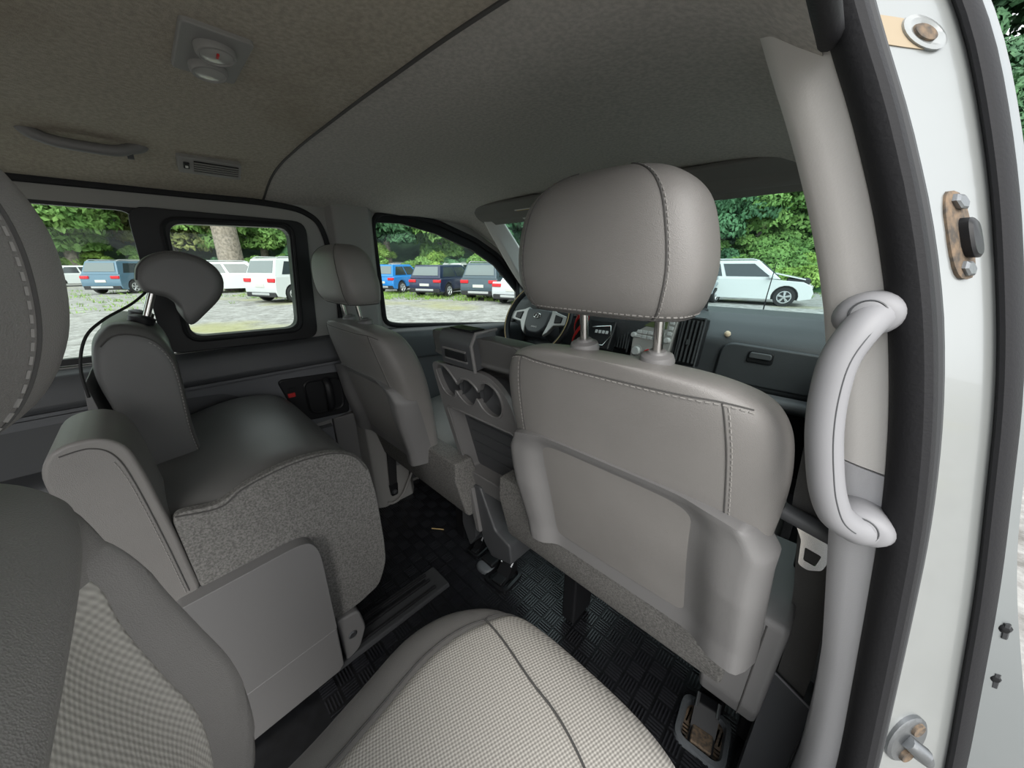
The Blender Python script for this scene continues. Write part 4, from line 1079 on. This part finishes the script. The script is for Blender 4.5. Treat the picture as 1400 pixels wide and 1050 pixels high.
b = MB(); b.tube([c - d * .010 + dz * .006, c + n * .009 + d * .002 - dz * .004, c + n * .010 + d * .008 - dz * .014, c + d * .012 - dz * .024], [.008, .009, .007, .006], 12); b.build('striker_loop', 'steel', st)
rebase(st)
for i, z in enumerate((.655, .585)):
    t_ = thing('trim_clip', 'small black trim clip on the outer seal, %s of two' % ('upper' if i == 0 else 'lower'), 'clip', (xo(z) + .03, .60, z), group='trim clips on the outer seal')
    b = MB(); b.lathe([(0, .008), (.005, .006), (.007, 0), (.009, -.003)], (0, 0, 0), (-.2, -1, 0), 12); b.build('clip_head', 'black_plastic', t_)
    b = MB(); b.tube([(0, -.004, .008), (.003, -.004, -.012)], .003, 6); b.build('clip_stem', 'rubber_grey', t_)

# outside mirror of the front door, just in view at the right edge
sm = thing('side_mirror', 'black outside mirror at the far right edge', 'mirror', (1.06, 1.55, .93))
Soft([(0, -.05, 0, .02, .02, 2.5), (0, -.045, 0, .07, .09, 4), (0, 0, 0, .085, .11, 3.5), (0, .05, 0, .06, .08, 2.6), (0, .07, 0, .01, .01, 2.4)], V=(0, 0, 1), nu=32, nv=20).mesh('mirror_housing', 'black_plastic', sm)
b = MB(); b.tube([(-.04, .0, -.08), (-.10, .02, -.12), (-.17, .03, -.12)], .022, 10); b.build('mirror_arm', 'black_plastic', sm)

# ================================================================== LEFT SIDE FITTINGS
dh = thing('sliding_door_handle', 'black inner door handle with red lock marker on the far door panel', 'door handle', (-.72, .36, .58))
b = MB(); b.loft([[(x, lerp(.36, y, s_), lerp(.575, z, s_)) for y, z in bez_poly] for x, s_ in ((-.74, 1.0), (-.709, 1.0), (-.706, .97))]); b.build('bezel', 'black_plastic', dh, bevel=.003)
rec = round_poly([(.325, .515), (.445, .508), (.45, .635), (.318, .645)], .03, 6)
b = MB(); b.tube([(-.706, y, z) for y, z in rec], .005, 6, closed=True); b.build('recess_rim', 'black_plastic', dh)
b = MB(); b.tube(smooth_path([(-.708, .395, .512), (-.690, .397, .53), (-.684, .397, .575), (-.690, .397, .62), (-.708, .395, .64)], 20), .010, 10, flat=1.4); b.build('pull', 'black_plastic', dh)
b = MB(); b.box((-.709, .268, .618), (-.703, .292, .632)); b.build('lock_slot', 'rubber', dh)
b = MB(); b.box((-.709, .264, .598), (-.702, .288, .614)); b.build('lock_marker', 'red', dh, bevel=.002)
rebase(dh)
db = thing('driver_seat_belt', 'black seat belt hanging on the far pillar to a floor anchor', 'seat belt', (-.64, .59, .06))
b = MB(); b.loft([[Vector((x, y0, z)), Vector((x, y1, z)), Vector((x - .003, y1, z)), Vector((x - .003, y0, z))] for x, y0, y1, z in [(-.675, .575, .618, .80), (-.655, .575, .615, .55), (-.645, .572, .612, .42), (-.637, .562, .602, .25), (-.634, .556, .590, .10)]]); b.build('webbing', 'belt_black', db)
b = MB(); b.prism(round_poly([(.553, .115), (.593, .115), (.588, .055), (.558, .055)], .008), 'x', -.642, -.630); b.build('anchor', 'black_plastic', db, bevel=.002)
b = MB(); b.lathe([(0, .008), (.009, .006), (.012, 0)], (-.630, .573, .075), (1, 0, 0), 12); b.build('anchor_bolt', 'steel', db)
b = MB(); b.tube(smooth_path([(-.640, .54, .03), (-.632, .56, .02), (-.632, .61, .04), (-.632, .675, .15), (-.636, .68, .165)], 20), .006, 8); b.build('anchor_frame', 'trim_grey', db)
rebase(db)

# ================================================================== FLOOR FITTINGS
def anchor(label, x, y, s_, bracket=True):
    t = thing('seat_anchor', label, 'floor bracket', (x, y, 0), R(8), group='seat floor anchors')
    ro = round_poly([(-.058, -.052), (.052, -.06), (.058, .06), (-.052, .066)], .028, 6)
    ri_ = [(px_ * .72, py_ * .72) for px_, py_ in ro]
    b = MB(); n = len(ro)
    b.loft([[(a * s_, c * s_, .0) for a, c in ro], [(a * .97 * s_, c * .97 * s_, .012) for a, c in ro], [(a * .80 * s_, c * .80 * s_, .014) for a, c in ro], [(a * s_, c * s_, .004) for a, c in ri_], [(a * s_, c * s_, .0) for a, c in ri_]], cap=False)
    b.build('surround', 'bracket' if bracket else 'mat_black', t)
    b = MB(); b.loft([[(a * s_, c * s_, .0005) for a, c in ri_], [(a * s_, c * s_, .003) for a, c in ri_]]); b.build('well', 'rust' if bracket else 'mat_black', t)
    b = MB(); b.prism(round_poly([(-.04 * s_, .004), (-.005, .012), (.03 * s_, .05), (.055 * s_, .055), (.055 * s_, .004)], .005), 'x', -.026 * s_, .026 * s_); b.build('latch', 'black_plastic', t, bevel=.003)
    b = MB(); b.box((-.022 * s_, -.040 * s_, .006), (.022 * s_, .0, .016)); b.build('latch_plate', 'rust' if bracket else 'black_plastic', t, bevel=.004)
    for sx in (-.022, .022):
        b = MB(); b.tube([(sx * s_, .02 * s_, .045), (sx * s_, .045 * s_, .062)], .004, 6); b.build('latch_hook', 'steel', t)
    return t
anchor('rusty grey floor anchor under the passenger seat corner', .645, .672, 1.0)
anchor('black floor anchor below the centre seat leg', .0, .642, .95, False)
anchor('small black floor anchor left of the centre seat', -.16, .66, .6, False)
ft = thing('hinge_cover', 'worn grey rounded cap on the floor between two anchors', 'floor cap', (-.075, .63, 0))
Soft([(0, 0, .0, .036, .03, 2.6), (0, 0, .008, .036, .03, 2.6), (.0, .0, .016, .03, .026, 2.4), (.0, .004, .020, .018, .016, 2.2), (0, .005, .021, .004, .004, 2)], nu=28, nv=14).mesh('cap', 'bracket', ft)
b = MB(); b.box((-.03, .0, 0), (.03, .09, .03)); b.build('cap_base', 'black_plastic', ft, bevel=.006)
rl = thing('seat_rail', 'black floor rail in front of the bench seat', 'seat rail', (-.16, .2, 0))
b = MB(); b.prism(round_poly([(-.052, .0), (-.048, .014), (.048, .014), (.055, .0)], .004), 'y', -.25, .29); b.build('rail_base', 'rubber_grey', rl, bevel=.004)
for x in (-.032, -.006, .030):
    b = MB(); b.box((x - .004, -.25, .012), (x + .004, .25, .022)); b.build('rail_rib', 'rubber', rl, bevel=.002)
b = MB(); b.box((-.022, -.25, .013), (-.012, .24, .0165)); b.build('rail_slot', 'black_plastic', rl)
o = MB().tube([(0, 0, .003), (.02, .014, .004), (.042, .032, .003)], .0022, 6).build('straw_bit', 'straw'); o.location = (-.385, .60, .001); tag(o, 'short yellow straw lying on the black floor', 'straw')
an = thing('antenna', 'thin black antenna rod standing beyond the windshield', 'antenna', (.34, 2.2, .70))
b = MB(); b.tube([(0, 0, 0), (.004, .0, .20), (.012, .0, .36)], [.004, .0025, .0018], 6); b.build('rod', 'black_plastic', an)
b = MB(); b.lathe([(0, 0), (.012, 0), (.008, .015), (.004, .02)], (0, 0, 0), (0, 0, 1), 12); b.build('base', 'black_plastic', an)
b = MB(); b.box((-.70, 1.98, .55), (.80, 2.7, .70)); b.v = [(x, y, z - (.25 if y > 2.3 else 0)) for x, y, z in b.v]
o = b.build('bonnet', 'paint_silver', bevel=.03); tag(o, kind=S, label="silver bonnet of the van in front of the windshield")

# ================================================================== OUTSIDE: cars
def car(name, label, loc, heading, L, W, H, paint, style='suv', glass='car_glass', group=None, tail=True, simple=False):
    t = thing(name, label, 'car', (loc[0], loc[1], GZ), heading, group)
    m = 'paint_' + '_'.join('%d' % round(c * 100) for c in paint)
    if m not in MATS: mat(m, paint, 0.3, coat=0.6, spec=0.5)
    h = L / 2; gc = .22 if style != 'sedan' else .19
    belt = {'suv': .60, 'hatch': .60, 'sedan': .60, 'pickup': .58}[style] * H
    hood = belt * (.97 if style != 'sedan' else .93)
    wr = .345 if style in ('suv', 'pickup') else .31
    xf, xr = h - .82, -h + .78
    def arch(cx): return [(cx + (wr + .07) * math.cos(a), wr + (wr + .07) * math.sin(a)) for a in np.linspace(-.25, PI + .25, 12)]
    poly = [(-h + .05, gc + .05)] 
    side_ = [(-h + .06, gc + .06), (-h, gc + .25), (-h + .015, belt * .72), (-h + .08, belt), (h * .30, belt), (h - .35, hood * .93), (h - .10, hood * .80), (h, hood * .55), (h - .03, gc + .08)]
    bottom = [p for p in arch(xf) if p[1] >= gc] + [p for p in arch(xr) if p[1] >= gc]
    poly = side_ + [(xf + wr + .09, gc)] + bottom[:] + [(xr - wr - .09, gc)]
    b = MB(); b.prism(poly, 'y', -W / 2, W / 2); b.build('body', m, t, bevel=.07, seg=3)
    b = MB(); b.box((-h + .3, -W / 2 + .12, gc + .02), (h - .3, W / 2 - .12, belt * .8)); b.build('underbody', 'car_black', t)
    # cabin
    rear = {'suv': .10, 'hatch': .10, 'sedan': .75, 'pickup': 1.75}[style]
    if style == 'pickup': cb_ = (-h + 1.75, h - 1.25); cr_ = (-h + 1.85, h - 1.9)
    elif style == 'sedan': cb_ = (-h + .55, h - 1.05); cr_ = (-h + 1.15, h - 1.85)
    else: cb_ = (-h + .06, h - 1.02); cr_ = (-h + .34, h - 1.80)
    wb_, wt_ = W / 2 - .05, W / 2 - .20
    def ringc(k, grow=0):
        x0, x1 = lerp(cb_[0], cr_[0], k), lerp(cb_[1], cr_[1], k); w = lerp(wb_, wt_, k); z = lerp(belt - .02, H - .03, k)
        return [(x0 - grow, -w - grow, z), (x1 + grow, -w - grow, z), (x1 + grow, w + grow, z), (x0 - grow, w + grow, z)]
    top_ = [(lerp(x, 0, .06), y * .92, H) for x, y, z in ringc(1)]
    b = MB(); b.loft([ringc(0), ringc(1), top_]); b.build('cabin', m, t, bevel=.05, seg=2)
    def pane(nm, q, mm_):
        q = [Vector(p) for p in q]; c = sum(q, Vector()) / len(q); nrm = (q[1] - q[0]).cross(q[-1] - q[0]).normalized()
        if nrm.dot(c - Vector((0, 0, belt * .9))) < 0: nrm = -nrm
        b = MB(); b.loft([[p - nrm * .02 for p in q], [p + nrm * .012 for p in q]]); return b.build(nm, mm_, t)
    def P(k, xfrac, sy):
        x0, x1 = lerp(cb_[0], cr_[0], k), lerp(cb_[1], cr_[1], k)
        return (lerp(x0, x1, xfrac), sy * lerp(wb_, wt_, k), lerp(belt - .02, H - .03, k))
    for sy in (-1, 1):
        pane('side_window', [P(.14, .09, sy), P(.14, .47, sy), P(.86, .47, sy), P(.86, .14, sy)], glass)
        pane('side_window', [P(.14, .51, sy), P(.14, .93, sy), P(.86, .90, sy), P(.86, .51, sy)], glass)
    x0b, x1b = lerp(cb_[0], cr_[0], .2), lerp(cb_[0], cr_[0], .85)
    pane('rear_window', [(x0b, -wb_ * .84, lerp(belt, H, .2)), (x0b, wb_ * .84, lerp(belt, H, .2)), (x1b, wt_ * .9, lerp(belt, H, .85)), (x1b, -wt_ * .9, lerp(belt, H, .85))], glass if glass != 'car_glass' else 'car_glass_sky')
    x0b, x1b = lerp(cb_[1], cr_[1], .12), lerp(cb_[1], cr_[1], .90)
    pane('windshield', [(x0b, -wb_ * .9, lerp(belt, H, .12)), (x0b, wb_ * .9, lerp(belt, H, .12)), (x1b, wt_ * .92, lerp(belt, H, .9)), (x1b, -wt_ * .92, lerp(belt, H, .9))], 'car_glass')
    # wheels
    for sx in (xf, xr):
        for sy in (-1, 1):
            c = (sx, sy * (W / 2 - .10), wr)
            b = MB(); b.lathe([(wr * .62, -.10), (wr * .96, -.10), (wr, -.06), (wr, .06), (wr * .96, .10), (wr * .66, .10), (wr * .62, .07)], c, (0, sy, 0), 28); w_ = b.build('wheel', 'tyre', t)
            b = MB(); b.lathe([(wr * .66, .085), (wr * .60, .095), (wr * .56, .06), (.0, .05)], c, (0, sy, 0), 28); b.build('rim_dish', 'car_black', w_)
            b = MB()
            b.tube([(c[0] + wr * .62 * math.cos(a), c[1] + sy * .09, c[2] + wr * .62 * math.sin(a)) for a in np.linspace(0, 2 * PI, 24, endpoint=False)], .02, 6, closed=True)
            for k in range(5):
                for da in (-.12, .12):
                    a = 2 * PI * k / 5 + .3
                    b.tube([(c[0], c[1] + sy * .10, c[2]), (c[0] + wr * .6 * math.cos(a + da), c[1] + sy * .09, c[2] + wr * .6 * math.sin(a + da))], .022, 5)
            b.build('rim', 'rim', w_)
    # lights, bumpers, plate, mirrors
    for sy in (-1, 1):
        yy = sy * W / 2
        b = MB(); b.box((-h - .012, min(yy * .55, yy * .985), belt * .78), (-h + .28, max(yy * .55, yy * .985), belt * .93)); b.v = [(x, (y if x < -h + .1 else y * 1.012), z) for x, y, z in b.v]; b.build('tail_light', 'tail_red', t, bevel=.03)
        b = MB(); b.box((h - .34, min(yy * .58, yy * .97), hood * .68), (h - .04, max(yy * .58, yy * .97), hood * .82)); b.build('headlight', 'lens', t, bevel=.03)
        b = MB(); b.box((h - 1.42, min(yy * .98, yy * 1.16), belt + .02), (h - 1.26, max(yy * .98, yy * 1.16), belt + .17)); b.build('mirror', m, t, bevel=.04)
    b = MB(); b.box((-h - .03, -W / 2 * .93, gc + .03), (-h + .10, W / 2 * .93, gc + .22)); b.build('rear_bumper', 'car_black', t, bevel=.03)
    b = MB(); b.box((-h - .04, -W * .28, gc + .10), (-h + .0, W * .28, gc + .20)); b.build('bumper_insert', 'rim', t, bevel=.02)
    b = MB(); b.box((-h - .018, -.26, belt * .60), (-h + .03, .26, belt * .73)); b.build('license_plate', 'plate_white', t, bevel=.01)
    b = MB(); b.box((h - .10, -W / 2 * .5, hood * .36), (h + .012, W / 2 * .5, hood * .62)); b.build('grille', 'car_black', t, bevel=.03)
    if style == 'suv':
        for sy in (-1, 1):
            b = MB(); b.tube([(cr_[0] + .1, sy * wt_ * .95, H), (cr_[0] + .25, sy * wt_ * .95, H + .05), (cr_[1] - .25, sy * wt_ * .95, H + .05), (cr_[1] - .1, sy * wt_ * .95, H)], .022, 6); b.build('roof_rail', 'rim', t)
    if style == 'pickup':
        b = MB(); b.box((-h + .08, -W / 2 + .05, belt - .05), (-h + 1.7, W / 2 - .05, belt + .35)); b.build('cargo_cover', 'car_black', t, bevel=.05)
    return t

WHITE = (.62, .64, .64)
def ang(dx, dy): return math.atan2(dy, dx)
# row seen through the driver's window (rears towards the van, right sides visible)
car('blue_hatchback', 'bright blue small hatchback parked left of the navy hatchback', (-18.6, 10.6), R(114), 3.7, 1.62, 1.52, (.02, .22, .62), 'hatch', 'car_glass')
car('navy_hatchback', 'dark navy hatchback between the blue and the slate cars', (-14.9, 11.2), R(112), 4.25, 1.8, 1.50, (.012, .02, .06), 'hatch')
car('slate_crossover', 'slate blue crossover with pale roof beside the navy hatchback', (-11.75, 11.9), R(110), 4.15, 1.8, 1.58, (.055, .085, .11), 'suv')
car('silver_sedan', 'silver sedan at the right end of the row, half hidden by the window pillar', (-9.5, 12.0), R(106), 4.6, 1.8, 1.45, (.55, .57, .60), 'sedan')
# seen through the sliding window
car('white_suv', 'large white wagon with red tail lamps in the sliding window', (-17.7, 5.45), R(112), 4.75, 1.9, 1.76, WHITE, 'suv', 'car_glass')
car('white_crossover', 'white car seen from its side behind the dark headrest', (-25.2, 4.1), R(75), 4.5, 1.85, 1.66, WHITE, 'suv')
car('blue_grey_suv', 'blue-grey parked wagon left of the dark headrest', (-29.8, -.1), R(140), 4.6, 1.9, 1.70, (.10, .18, .25), 'suv')
car('white_sedan', 'small far white sedan next to the headrest edge', (-41.5, -3.0), R(105), 4.5, 1.8, 1.45, WHITE, 'sedan')
car('white_van_car', 'far white wagon behind the blue-grey one', (-42.0, -.4), R(125), 4.6, 1.85, 1.75, WHITE, 'suv')
# behind the first row: roofs only
for i, (x, y, a, c, lb_) in enumerate([(-25.5, 14.6, 110, WHITE, 'white car roof behind the blue hatchback'), (-21.2, 17.4, 112, WHITE, 'white car behind the navy hatchback'), (-17.4, 18.6, 108, (.6, .63, .65), 'pale silver car behind the slate crossover'), (-14.2, 19.6, 108, WHITE, 'white car behind the silver sedan'), (-31.0, 5.6, 95, (.55, .6, .64), 'pale grey far car between the two white cars'), (-33.5, 8.2, 95, WHITE, 'far white car above the white wagon')]):
    car('parked_car', lb_, (x, y), R(a), 4.6, 1.85, 1.62, c, 'suv', group='second row of parked cars')
# seen through the windshield
bm_ = car('crashed_suv', 'white crash-damaged wagon seen from its side through the windshield', (-2.9, 17.4), R(7), 4.7, 1.9, 1.66, WHITE, 'suv')
b = MB(); b.box((1.05, -.78, 1.02), (2.05, .78, 1.06)); b.v = [(x, y, z + (.16 if x < 1.5 else -.06) ) for x, y, z in b.v]; b.build('bent_hood', 'paint_62_64_64', bm_, bevel=.02)
b = MB(); b.box((1.5, -.7, .80), (2.2, .7, 1.02)); b.build('engine_bay', 'car_black', bm_, bevel=.05)
car('grey_sedan', 'dark grey wrecked car partly behind the front headrest', (-4.6, 15.2), R(80), 4.5, 1.8, 1.5, (.25, .28, .30), 'hatch')
car('white_pickup', 'small white pickup far behind the damaged wagon', (-2.6, 37.5), R(-75), 4.9, 1.85, 1.75, WHITE, 'pickup')
car('blue_truck', 'blue pickup behind the roof of the damaged wagon', (-4.1, 29.0), R(10), 4.9, 1.85, 1.75, (.03, .10, .32), 'pickup')

# ================================================================== OUTSIDE: vegetation
rng = np.random.default_rng(3)
def foliage_mesh(name, nblob, nleaf, rx, rz, leaf, m):
    V = []; F = []
    for k in range(nblob):
        d = rng.normal(size=3); d /= np.linalg.norm(d); rad = rng.uniform(.35, .85)
        c = np.array([d[0] * rx * rad, d[1] * rx * rad, rz + d[2] * rz * rad]); br = rng.uniform(.26, .42) * rx
        n = rng.normal(size=(nleaf, 3)); n /= np.linalg.norm(n, axis=1)[:, None]
        n[:, 2] = np.where(n[:, 2] < -.3, -n[:, 2], n[:, 2])
        P = c + n * br * rng.uniform(.75, 1.08, (nleaf, 1)) * np.array([1, 1, .8])
        nn = n + rng.normal(size=(nleaf, 3)) * .45; nn /= np.linalg.norm(nn, axis=1)[:, None]
        a = np.cross(nn, rng.normal(size=(nleaf, 3))); a /= np.linalg.norm(a, axis=1)[:, None] + 1e-9
        e = np.cross(nn, a); s_ = leaf * rng.uniform(.6, 1.3, (nleaf, 1))
        q = np.stack([P - a * s_, P + e * s_ * .55 - nn * s_ * .15, P + a * s_, P - e * s_ * .55 - nn * s_ * .15], 1)
        base = len(V) * 4; V.append(q)
    V = np.concatenate(V).reshape(-1, 3)
    F = [(4 * i, 4 * i + 1, 4 * i + 2, 4 * i + 3) for i in range(len(V) // 4)]
    me = bpy.data.meshes.new(name); me.from_pydata([tuple(p) for p in V], [], F); me.materials.append(MATS[m]); return me
crowns = [foliage_mesh('crown', 30, 620, 3.2, 3.6, .17, m) for m in ('leaf_dark', 'leaf_dark', 'leaf_mid', 'leaf_olive')]
bushes = [foliage_mesh('bush', 14, 420, 1.6, 1.0, .11, m) for m in ('leaf_bright', 'leaf_mid', 'leaf_dark')]
def trunk_mesh(r, h_):
    b = MB(); b.tube([(0, 0, -.6), (.05, .03, h_ * .35), (-.08, .05, h_ * .7), (.05, -.04, h_)], [r * 1.25, r, r * .85, r * .55], 10)
    o = b.build('trunk', 'bark'); me = o.data; bpy.data.objects.remove(o); return me
trunk0 = trunk_mesh(.22, 4.5)
def extra(a): t = min(1, max(0, (-70 - a) / 8)); return 24 * t * t * (3 - 2 * t)
def hill(d): return GZ + max(0, d - 27) * .42
def tree(label, th, d, s_, ci, base=1.4, group='trees of the wooded slope'):
    ex_ = extra(math.degrees(th)); s_ *= 1 + ex_ / 40
    x = .67 + (d + ex_) * math.sin(th); y = (d + ex_) * math.cos(th)
    t = thing('tree', label, 'tree', (x, y, hill(d)), rng.uniform(0, 6.28), group)
    c = bpy.data.objects.new('crown', crowns[ci]); COL.objects.link(c); c.parent = t; c.location = (0, 0, base * s_); c.scale = (s_, s_, s_ * rng.uniform(.9, 1.25))
    k = bpy.data.objects.new('trunk', trunk0); COL.objects.link(k); k.parent = t; k.scale = (s_, s_, s_)
    return t
# angle (degrees left of straight ahead negative), rows climbing the slope
LOOK = ['dark green', 'deep green', 'mid green', 'olive green']
def where(a):
    if a < -88: return 'seen through the fixed rear side window'
    if a < -70: return 'seen through the sliding side window'
    if a < -41: return "seen through the driver's side window"
    if a < -1: return 'seen through the windshield'
    return 'seen beyond the silver door jamb'
ROW = ['low', 'midway', 'high']
for row, (d, sc, n, ph) in enumerate([(30.5, 1.0, 24, 0), (37, 1.25, 21, .5), (46, 1.6, 18, .2)]):
    for i in range(n):
        a = lerp(-104, 24, (i + ph) / n)
        ci = int(rng.choice([0, 1, 2, 3], p=[.48, .36, .12, .04])) if a > -72 else int(rng.choice([0, 2, 3, 2], p=[.2, .4, .2, .2]))
        tree('%s leafy tree %s on the slope, %s' % (LOOK[ci], ROW[row], where(a)), R(a + rng.uniform(-1.5, 1.5)), d + rng.uniform(-1.5, 1.5), sc * rng.uniform(.9, 1.15), ci, base=.12 if row == 0 else .6)
BL = ['bright green', 'mid green', 'dark green']
for i in range(60):
    a = lerp(-104, 20, i / 59) + rng.uniform(-.8, .8); d = 28 + rng.uniform(-1, 2.0); k = int(rng.choice([0, 1, 2], p=[.16, .34, .50]))
    s_ = rng.uniform(.75, 1.3)
    t = thing('bush', '%s low bush at the gravel edge, %s' % (BL[k], where(a)), 'bush', (.67 + (d + extra(a)) * math.sin(R(a)), (d + extra(a)) * math.cos(R(a)), hill(d) - .05), rng.uniform(0, 6), 'bushes along the parking edge')
    c = bpy.data.objects.new('foliage', bushes[k]); COL.objects.link(c); c.parent = t; c.scale = (s_, s_, s_); c.location = (0, 0, -.1)
# tall bare trunk seen through the sliding window, thin trunks through the windshield
def bare(label, x, y, r, h_, lean=0.0):
    t = thing('bare_tree', label, 'tree', (x, y, GZ))
    b = MB(); b.tube([(0, 0, -.2), (.06, .02, h_ * .3), (-.05 + lean * .5, .05, h_ * .6), (lean, 0, h_)], [r * 1.1, r, r * .95, r * .8], 12); b.build('trunk', 'bark', t)
    for k in range(4):
        a = rng.uniform(0, 6.28); z = h_ * rng.uniform(.75, .98)
        b = MB(); b.tube([(lean * z / h_, 0, z), (lean + 1.0 * math.cos(a), 1.0 * math.sin(a), z + .8), (lean + 1.8 * math.cos(a), 1.8 * math.sin(a), z + 1.9)], [r * .35, r * .25, r * .1], 7); b.build('branch', 'bark', t)
    return t
bare('thick bare grey trunk standing behind the white cars', -26.6, 3.95, .60, 11, -.3)
bare('thin pale trunk among the trees seen through the windshield', -4.9, 29.0, .16, 12, -.6)
bare('thin crooked trunk near the headrest edge in the windshield', -7.4, 30.0, .11, 11, .8)
# wooded slope
b = MB(); rows = []
for d in (26.5, 28, 32, 40, 52, 70, 90):
    rows.append([(.67 + (d + extra(a)) * math.sin(R(a)), (d + extra(a)) * math.cos(R(a)), hill(d) - .12 + rng.uniform(-.3, .3) * (d > 30)) for a in np.linspace(-125, 40, 60)])
b.loft(rows, cap=False, closed=False); tag(b.build('hillside', 'leaf_dark'), kind=S, label='wooded slope behind the parking ground')
# weeds in the gravel
b = MB()
def tuft(x, y, h_, n):
    for k in range(n):
        a = rng.uniform(0, 6.28); r = rng.uniform(0, .25); px_, py_ = x + r * math.cos(a), y + r * math.sin(a); l_ = h_ * rng.uniform(.5, 1.2); q = rng.uniform(0, 6.28)
        dx, dy = .016 * math.cos(q), .016 * math.sin(q); ex, ey = rng.uniform(-.12, .12, 2)
        b.add([(px_ - dx, py_ - dy, GZ), (px_ + dx, py_ + dy, GZ), (px_ + ex, py_ + ey, GZ + l_)], [(0, 1, 2)])
for i in range(420):
    a = rng.uniform(-72, -42); d = rng.uniform(14.5, 19.0) + (-a - 45) * .14
    tuft(.67 + d * math.sin(R(a)), d * math.cos(R(a)), .16, 9)
for i in range(260):
    a = rng.uniform(-100, -72); d = rng.uniform(18, 34); tuft(.67 + d * math.sin(R(a)), d * math.cos(R(a)), .13, 9)
for i in range(120):
    a = rng.uniform(-18, 12); d = rng.uniform(22, 29); tuft(.67 + d * math.sin(R(a)), d * math.cos(R(a)), .15, 9)
o = b.build('weeds', 'leaf_bright', smooth=False); tag(o, 'yellow-green weeds growing out of the gravel', 'grass', kind='stuff')
